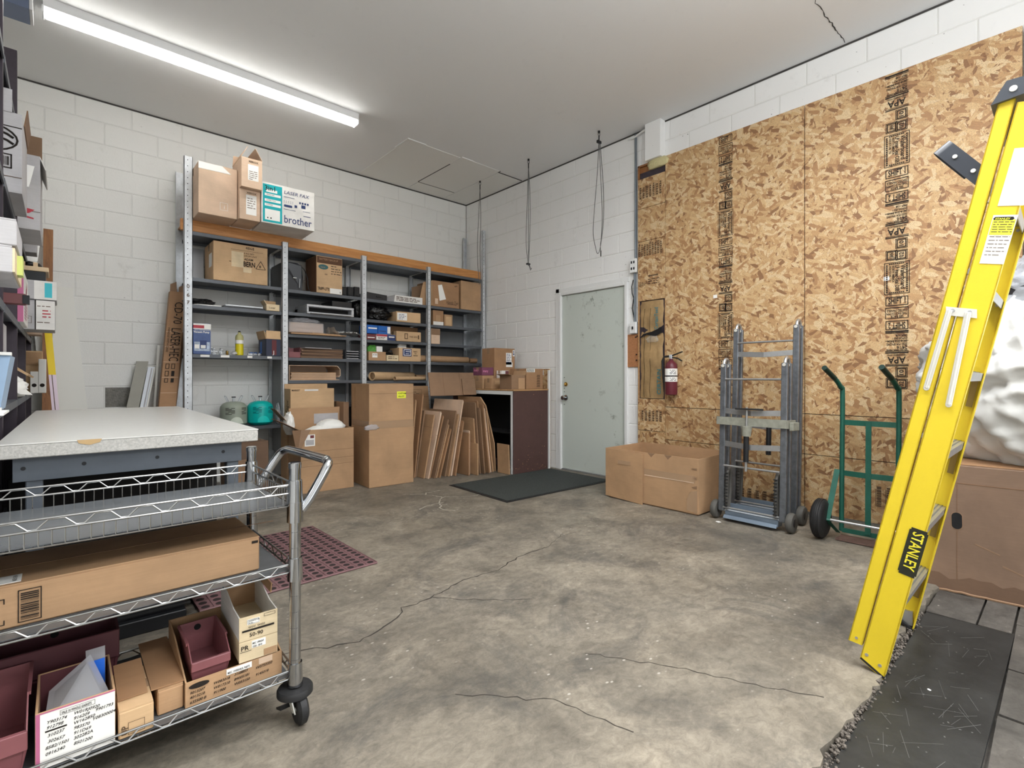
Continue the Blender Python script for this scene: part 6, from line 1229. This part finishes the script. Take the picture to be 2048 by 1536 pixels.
t = thing('bin_box', 'angled cardboard bin box covered in handwritten numbers, right end of the cart bottom', 'box', (.40, 1.85, ZB)); w_, d_ = .132, .15
B().box(-w_, w_, -d_, d_, 0, .004).build('bottom', mTan, t); B().box(-w_, w_, -d_, -d_+.004, .004, .073).build('front', mTan, t)
for s in (-1, 1): B().prism([(s*w_, -d_+.004, .004), (s*w_, d_, .004), (s*w_, d_, .148), (s*w_, d_*.3, .135), (s*w_, -d_+.004, .073)], (-s*.004, 0, 0)).build('side', mTan, t)
B().box(-w_+.004, w_-.004, d_-.004, d_, .004, .148).build('back', mTan, t); t['wd'] = 2*w_; t['dp'] = 2*d_; f = F(t)
patch(t, f, .105, .055, .175, .072, mPaper, 'label'); patch(t, f, .195, .054, .235, .072, mPale, 'label')
join_prints(t, f, [('t', .108, .058, .009, 'MISC. OVERHAUL PARTS', 0, .02, .62)]+[('t', u, v, .0108, s, .03, .014, 1., .3) for u, v, s in ((.01, .037, '9013207'), (.01, .024, '4013210'), (.01, .010, '635500 B'), (.07, .042, 'W083018'), (.07, .028, 'W017310'), (.07, .014, '911900'), (.125, .046, '3168853'), (.125, .031, '89005181'), (.125, .017, 'W053150'), (.185, .043, 'W0750350'), (.185, .022, '9145018'))], mInk, 'handwriting')
ov = B(); ov.lathe([(.026, 0), (.026, .0008)], (0, 0, 0), 'Y', 20); ov.bm.transform(Matrix.Translation(fp(f, .034, .058, .0026)) @ Matrix.Diagonal((1, 1, .30, 1))); ov.build('scribbled_oval', mInk, t)
bin_('small plum parts bin standing in the angled cardboard bin box', .285, .388, 1.718, 1.925, .098, mPlum, ZB+.0805-.0455+.02, low=.5)
def slope_box(label, z, h, hb):
    t = thing('cream_bin_box', label, 'box', (.468, 1.84, z), R(-2), 'cream angled bin boxes'); w_, d_ = .055, .14
    B().box(-w_, w_, -d_, d_, 0, .003).build('bottom', mCream, t); B().box(-w_, w_, -d_, -d_+.003, .003, h).build('front', mCream, t)
    for s in (-1, 1): B().prism([(s*w_, -d_+.003, .003), (s*w_, d_, .003), (s*w_, d_, hb), (s*w_, d_*.35, hb), (s*w_, -d_*.4, h*1.02), (s*w_, -d_+.003, h)], (-s*.003, 0, 0)).build('side', mWhiteB if h > .065 else mCream, t)
    B().box(-w_+.003, w_-.003, d_-.003, d_, .003, hb).build('back', mTan, t); t['wd'] = 2*w_; t['dp'] = 2*d_; return t
t = slope_box('lower cream angled bin box with a PR mark, on the handwritten bin box', ZB+.076, .062, .062); f = F(t); patch(t, f, .035, .036, .075, .058, mPaper); join_prints(t, f, [('t', .004, .036, .020, 'PR', 0, .01), ('t', .037, .048, .008, 'MISC. UPRIGHT', 0, .02, .6), ('t', .037, .038, .008, '1550 - 2010', 0, .02, .7), ('r', .002, .031, .034, .0325)], mInk); patch(t, f, .07, .002, .108, .022, mTan, 'torn_patch'); 
t = slope_box('upper cream angled bin box marked 50-90 on the cart bottom', ZB+.1395, .074, .098); f = F(t); patch(t, f, .022, .048, .058, .064, mPaper); join_prints(t, f, [('f', .024, .05, .056, .063, .0008), ('t', .027, .057, .006, 'GASKETS FOR', 0, .01, .8), ('t', .027, .0505, .006, '9141', 0, .01), ('t', .025, .037, .009, 'W041 W050', 0, .0), ('r', .008, .028, .100, .034), ('t', .028, .010, .017, '50-90', 0, .01), ('f', .07, .062, .103, .071, .001)], mInk)
flap(t, 'r', .03, R(5), mTan, h=.098, u0=.3, u1=1.)
# ================================================================== dark shelving along the left wall
t = thing('dark_shelving', 'dark shelving down the left wall crammed with boxes and binders', 'shelving', (-.40, 4.0, 0)); SX0, SX1 = -.66, -.175  # shelving and most contents scaled up about the camera, baked into plain numbers
for y in (2.48, 2.94, 3.87, 4.80, 5.70): B().box(SX0, SX1, y, y+.03, 0, 2.9 if y < 4 else 2.3).build('upright', mDarkUp, t, world=True, bevel=.002)
for z in (.40, .98, 1.41, 1.934, 2.45):
    for a, b_ in ((2.23, 2.478), (2.512, 2.938), (2.972, 3.868), (3.902, 4.798), (4.832, 5.698)):
        if z > 2.4 and a > 3.5: continue
        b = B(); b.box(SX0, SX1-.002, a, b_, z-.006, z); b.box(SX1-.002, SX1+.004, a, b_, z-.036, z); b.build('shelf', mShelf, t, world=True)
B().box(SX0-.004, SX0-.001, 2.23, 5.73, 0, 2.3).build('back_panel', mDarkV, t, world=True)
ZS = 1.935; Z2 = 1.411; Z3 = .981
t = open_carton('file_carton', 'grey-white carton with swirl emblem and barcode on the upper left shelf', -.58, -.128, 3.185, 3.64, ZS, ZS+.36, mGreyB); f = F(t)
em = B(); em.tube([tuple(fp(f, .368+.062*math.cos(a)+.008*math.cos(2*a), .235+.056*math.sin(a), .001)) for a in [i*math.pi/10 for i in range(20)]], .0038, 5, True)
for k in (-.02, .008): em.tube([tuple(fp(f, .325+.02*i, .225+k+.03*math.sin(i*.55), .001)) for i in range(6)], .005, 5)
em.build('swirl_emblem', mInk, t)['kind'] = 'stuff'; join_prints(t, f, [('f', .335, .105, .420, .170, .005)]+bar(.347, .118, .410, .158, 0, 9, True)+[('r', .335, .092, .37, .098)], mInk, 'barcode'); patch(t, f, .0, .293, .452, .297, mInk, 'crease'); patch(t, f, .001, .068, .451, .071, mInk2, 'crease')
flap(t, 'f', .105, R(-3), mGreyB, h=.358, u1=.93); flap(t, 'r', .08, R(8), mInside, h=.358, u0=.3)
t = open_carton('file_carton', 'taller open grey carton with raised brown flap, beside the emblem carton', -.55, -.0835, 3.91, 4.36, ZS, ZS+.42, mGreyB)
flap(t, 'b', .26, R(-4), mDark, h=.418); flap(t, 'r', .075, R(160), mWhiteB, h=.419, u1=.9); patch(t, F(t), 0, 0, 0, 0, mRedP, 'red_stroke', .001, [(.28, .08), (.44, .058), (.44, .066), (.38, .08)]); patch(t, F(t), .001, .10, .468, .103, mInk2, 'crease')
t = thing('paper_sheaf', 'loose white and yellow papers sticking out between the two grey cartons', 'papers', (-.157, 3.74, ZS+.005)); B().sheet([(-.2, -.035, .17), (.035, -.05, .17), (.055, .0, .30), (-.18, .02, .32)], .002).build('sheet', mPaper, t); B().sheet([(-.2, -.02, .14), (.02, -.035, .12), (.03, .0, .23), (-.18, .02, .26)], .002).build('sheet', mYellowL, t); B().sheet([(-.18, -.02, .0), (.035, -.04, .035), (.055, -.018, .06), (-.18, .007, .10)], .002).build('sheet', mRedP, t)
def lbox(name, label, x1, y0, y1, z0, z1, m, dep=.4): return carton(name, label, x1-dep, x1, y0, y1, z0, z1, m, tape=False)
bk = lbox('paper_box', 'thick stack of manuals with yellowed edges at the near left', -.105, 2.10, 2.46, Z2, 1.492, mGreyB); patch(bk, F(bk, 'right'), .003, .004, .35, .075, mCream, 'page_edges', .005); patch(bk, F(bk, 'right'), .10, .01, .16, .07, mat('yellow_green', (196, 206, 120), .6), 'page_tab', .018)
lbox('small_box', 'worn grey and brown carton on top of the manuals at the near left', -.096, 2.10, 2.40, 1.493, 1.572, mGreyB); 
tb2 = lbox('file_carton', 'flat grey box directly under the grey lidded file box', -.116, 4.63, 4.79, ZS, 2.03, mGreyB); tb = lbox('file_carton', 'grey lidded file box on the shelf above the black bag', -.137, 4.64, 4.79, 2.031, 2.12, mGreyB); patch(tb, F(tb), .0, .03, .40, .034, mInk2, 'crease')
ws = thing('paper_sheaf', 'white sheets hanging over the shelf edge above the timber', 'papers', (-.16, 5.2, ZS)); B().sheet([(-.3, -.2, .0), (.04, -.22, .0), (.06, -.1, .25), (-.3, -.1, .25)], .004).build('sheet', mPaper, ws); B().sheet([(-.3, .02, .0), (.03, .0, .02), (.045, .1, .25), (-.3, .1, .25)], .004).build('sheet', mPaper, ws)
t = carton('catalogue_box', 'white box with red emblem and pink end lying along the left shelf edge', -.50, -.15, 3.91, 4.38, Z2, 1.70, mWhiteB, tape=False); patch(t, F(t), .001, .001, .349, .288, mPink, 'pink_end'); ff = F(t, 'right')
join_prints(t, ff, [('p', [(.22, .19), (.26, .25), (.245, .21), (.33, .26), (.28, .19), (.26, .165)]), ('r', .30, .05, .315, .16), ('r', .34, .04, .352, .12)], mRedP, 'emblem'); join_prints(t, ff, lines(.05, .25, .15, 8, .018, .012, 3), mPink, 'pink_print')
t = thing('metal_arm', 'dark red metal bar sticking out across the left shelf', 'metal bar', (-.30, 3.25, Z2)); B().box(-.24, .185, -.02, .02, .025, .076).build('bar', mat('oxide_red', (104, 62, 62), .5), t, bevel=.005); B().box(.172, .195, -.023, .023, .03, .07).build('end_plug', mBlackP, t); B().box(-.2, -.15, -.03, .03, .0, .0245).build('support', mBlackP, t)
for q in (.0, .10): B().cyl((q, -.0205, .05), (q, -.022, .05), .008, 8).build('rivet', mSteel, t)
t = carton('archive_box', 'grey lidded archive box with teal print jutting from the left shelf', -.52, -.024, 4.47, 4.78, Z2, 1.60, mGreyB, tape=False); wd = t['wd']/2; dp = t['dp']/2; B().box(-wd-.006, wd+.009, -dp-.008, dp+.006, .195, .318).build('lid', mGreyB, t, bevel=.005); f = F(t); fl2 = fr((-wd-.006, -dp-.008, 0), (1, 0, 0), (0, 0, 1))
patch(t, fl2, .452, .21, .488, .305, mat('teal_brush', (70, 190, 204), .6), 'teal_print'); patch(t, f, .40, .001, .495, .190, mWhiteB, 'pale_face'); patch(t, fl2, .402, .196, .510, .316, mWhiteB, 'pale_face', .0008); patch(t, f, .399, .0, .405, .19, mInk, 'corner_gap', .002); join_prints(t, f, lines(.435, .475, .12, 3, .02, .013, 3), mRedP, 'red_print'); join_prints(t, f, lines(.41, .48, .15, 1, .02, .008, 4)+lines(.41, .47, .045, 1, .02, .008, 5), mInk2, 'pale_print'); join_prints(t, f, [('f', .30, .04, .385, .085, .002)]+lines(.31, .37, .068, 2, .017, .010, 3), mInk2, 'label_print')
t = thing('wooden_rack', 'black box with pale wooden rim standing on the archive box', 'box', (-.22, 4.62, 1.7295)); B().box(-.22, .15, -.13, .13, .0, .062).build('black_body', mBlackP, t, bevel=.003); B().box(-.225, .165, -.135, .135, .0625, .092).build('wooden_rim', mat('pale_timber', (222, 196, 160), .6), t, bevel=.003)
for q in (.03, .09): B().box(q, q+.022, -.09, -.06, .0925, .125).build('peg', MATS['pale_timber'], t)
t = thing('black_bag', 'small black plastic bag slumped on the pale wooden rim', 'bag', (-.14, 4.66, 1.822)); B().blob((0, 0, .024), (.09, .16, .05), 71, 4, .2, 3, -.9).build('bag', mBagB, t, smooth=2)
t = thing('binder', 'pale blue vinyl binder leaning at the near left lower shelf', 'binder', (-.185, 2.625, Z3)); B().prism([(-.06, -.06, .0), (.025, -.06, .0), (.05, -.02, .20), (-.04, -.02, .20)], (0, .25, 0)).build('cover', mBinder, t, bevel=.004); B().box(-.16, -.065, -.05, .19, .0, .17).build('pages', mGreyB, t, bevel=.002); B().box(-.03, .052, -.03, .02, .2005, .212).build('top_edge', mPaper, t)
t = thing('binder', 'grey document case standing behind the pale blue binder', 'binder', (-.27, 3.3, Z3)); B().box(-.17, .075, -.1, .2, 0, .38).build('case', mGreyB, t, bevel=.01); B().box(-.15, .06, -.105, -.1005, .03, .34).build('front', mBinder, t)
t = thing('paper_stack', 'stack of white papers spilling over the lowest visible left shelf', 'papers', (-.32, 2.345, Z3)) 
for i in range(4): B().box(-.3, .19-.012*i, -.13, .1, .0005+.008*i, .0075+.008*i, R(3*i)).build('sheet', mPaper, t)
t = thing('cardboard_flap', 'brown cardboard piece poking from the second left bay', 'cardboard', (-.17, 4.42, Z3)); B().sheet([(-.12, -.1, .235), (.02, -.1, .13), (.04, .05, .115), (-.11, .05, .235)], .01).build('sheet', mLight, t); B().box(-.14, -.11, -.08, .05, .0, .225).build('support_edge', mDark, t)
t = thing('paper_sheaf', 'crumpled white papers drooping from the second left bay', 'papers', (-.20, 4.21, Z3)); B().blob((-.03, -.0, .05), (.13, .16, .12), 81, 4, .3, 4, -.8).build('papers', mPaper, t, smooth=2); B().sheet([(-.08, -.14, .10), (.03, -.15, .02), (.075, .0, .012), (-.02, .02, .12)], .003).build('sheet', mPaper, t)
t = thing('folder', 'kraft envelope standing in the far left bay', 'envelope', (-.16, 5.36, Z3)); B().box(-.2, .06, 0, .03, 0, .325).build('envelope', mLight, t, bevel=.004); B().box(-.2, .055, -.005, -.0005, .22, .315).build('flap', mTan, t)
for i, (x, h) in enumerate(((-.145, .165), (-.10, .26))):
    t = thing('binder', ['white ring binder with black hole in the far left bay', 'tall white ring binder at the edge of the far left bay'][i], 'binder', (x, 5.28, Z3)); B().box(-.022, .022, -.04, .02, 0, h).build('cover', mPaper, t, bevel=.003); B().cyl((.0, -.0405, .06), (.0, -.042, .06), .014, 12).build('finger_hole', mInk, t)
t = thing('small_box', 'small pale wooden box with dark hole in the far left bay', 'box', (-.155, 5.1, Z2)); B().box(-.18, .055, -.08, .12, 0, .08).build('body', mPale, t, bevel=.003); B().box(-.05, .03, -.082, -.0805, .02, .06).build('hole', mDarkV, t)
t = thing('coat_bundle', 'dark maroon and green jacket bundle on the top left shelf', 'bundle', (-.33, 3.42, 2.451)); B().blob((0, 0, .115), (.26, .56, .30), 91, 4, .25, 3, -.75).build('bundle', mat('dark_cloth', (66, 52, 54), .9, var=.5, vscale=8), t, smooth=2); B().blob((.05, -.18, .09), (.12, .26, .2), 92, 3, .25, 3, -.75).build('green_cloth', mat('olive_cloth', (88, 92, 74), .9), t, smooth=2)

# ================================================================== pieces that belong to a part of their thing become its sub-parts
SUB = {'slot_hole': ['post'], 'hub': ['wheel'], 'belt_tread': ['stair_belt'], 'rim': ['tyre', 'side'], 'tread_groove': ['tyre'], 'step_rib': ['step'], 'cap_rivet': ['top_cap'],
       'badge_lettering': ['name_badge'], 'warning_field': ['warning_label'], 'label_logo': ['warning_label'], 'label_lettering': ['warning_label'], 'label_print': ['warning_label', 'label'],
       'hook_rivet': ['strap_hook'], 'groove': ['post'], 'post_cap': ['post'], 'collar': ['post'], 'fork': ['caster'], 'wheel': ['caster'], 'axle': ['caster'], 'brake_pedal': ['caster'],
       'deadbolt': ['door_leaf'], 'door_knob': ['door_leaf'], 'hinge': ['door_leaf'], 'old_screw_hole': ['door_leaf'], 'print': ['body'], 'crease': ['body', 'front_ply'], 'barcode': ['body'],
       'registration_mark': ['body'], 'print_block': ['body'], 'emblem': ['body'], 'pink_print': ['body'], 'valve_knob': ['valve'], 'pin': ['panel'], 'socket': ['body'], 'finger_hole': ['cover'],
       'chipped_edge': ['top_core'], 'bolt_hole': ['apron'], 'teal_panel_band': ['teal_panel'], 'picture_panel': ['teal_panel'], 'hole_rim': ['body'], 'hand_hole': ['body'], 'scuff': ['body'], 'torn_band': ['body'],
       'hang_hole': ['back'], 'belt': ['body'], 'patch_edge': ['body'], 'badge': ['front_bezel'], 'paint_chip': ['front_panel']}
base = lambda o: o.name.split('.')[0]
for i, o in enumerate(ORDER):
    want = SUB.get(base(o))
    if not want or o.parent is None: continue
    for q in reversed(ORDER[:i]):
        if q.parent == o.parent and base(q) in want and q.parent.parent is None: o.parent = q; break
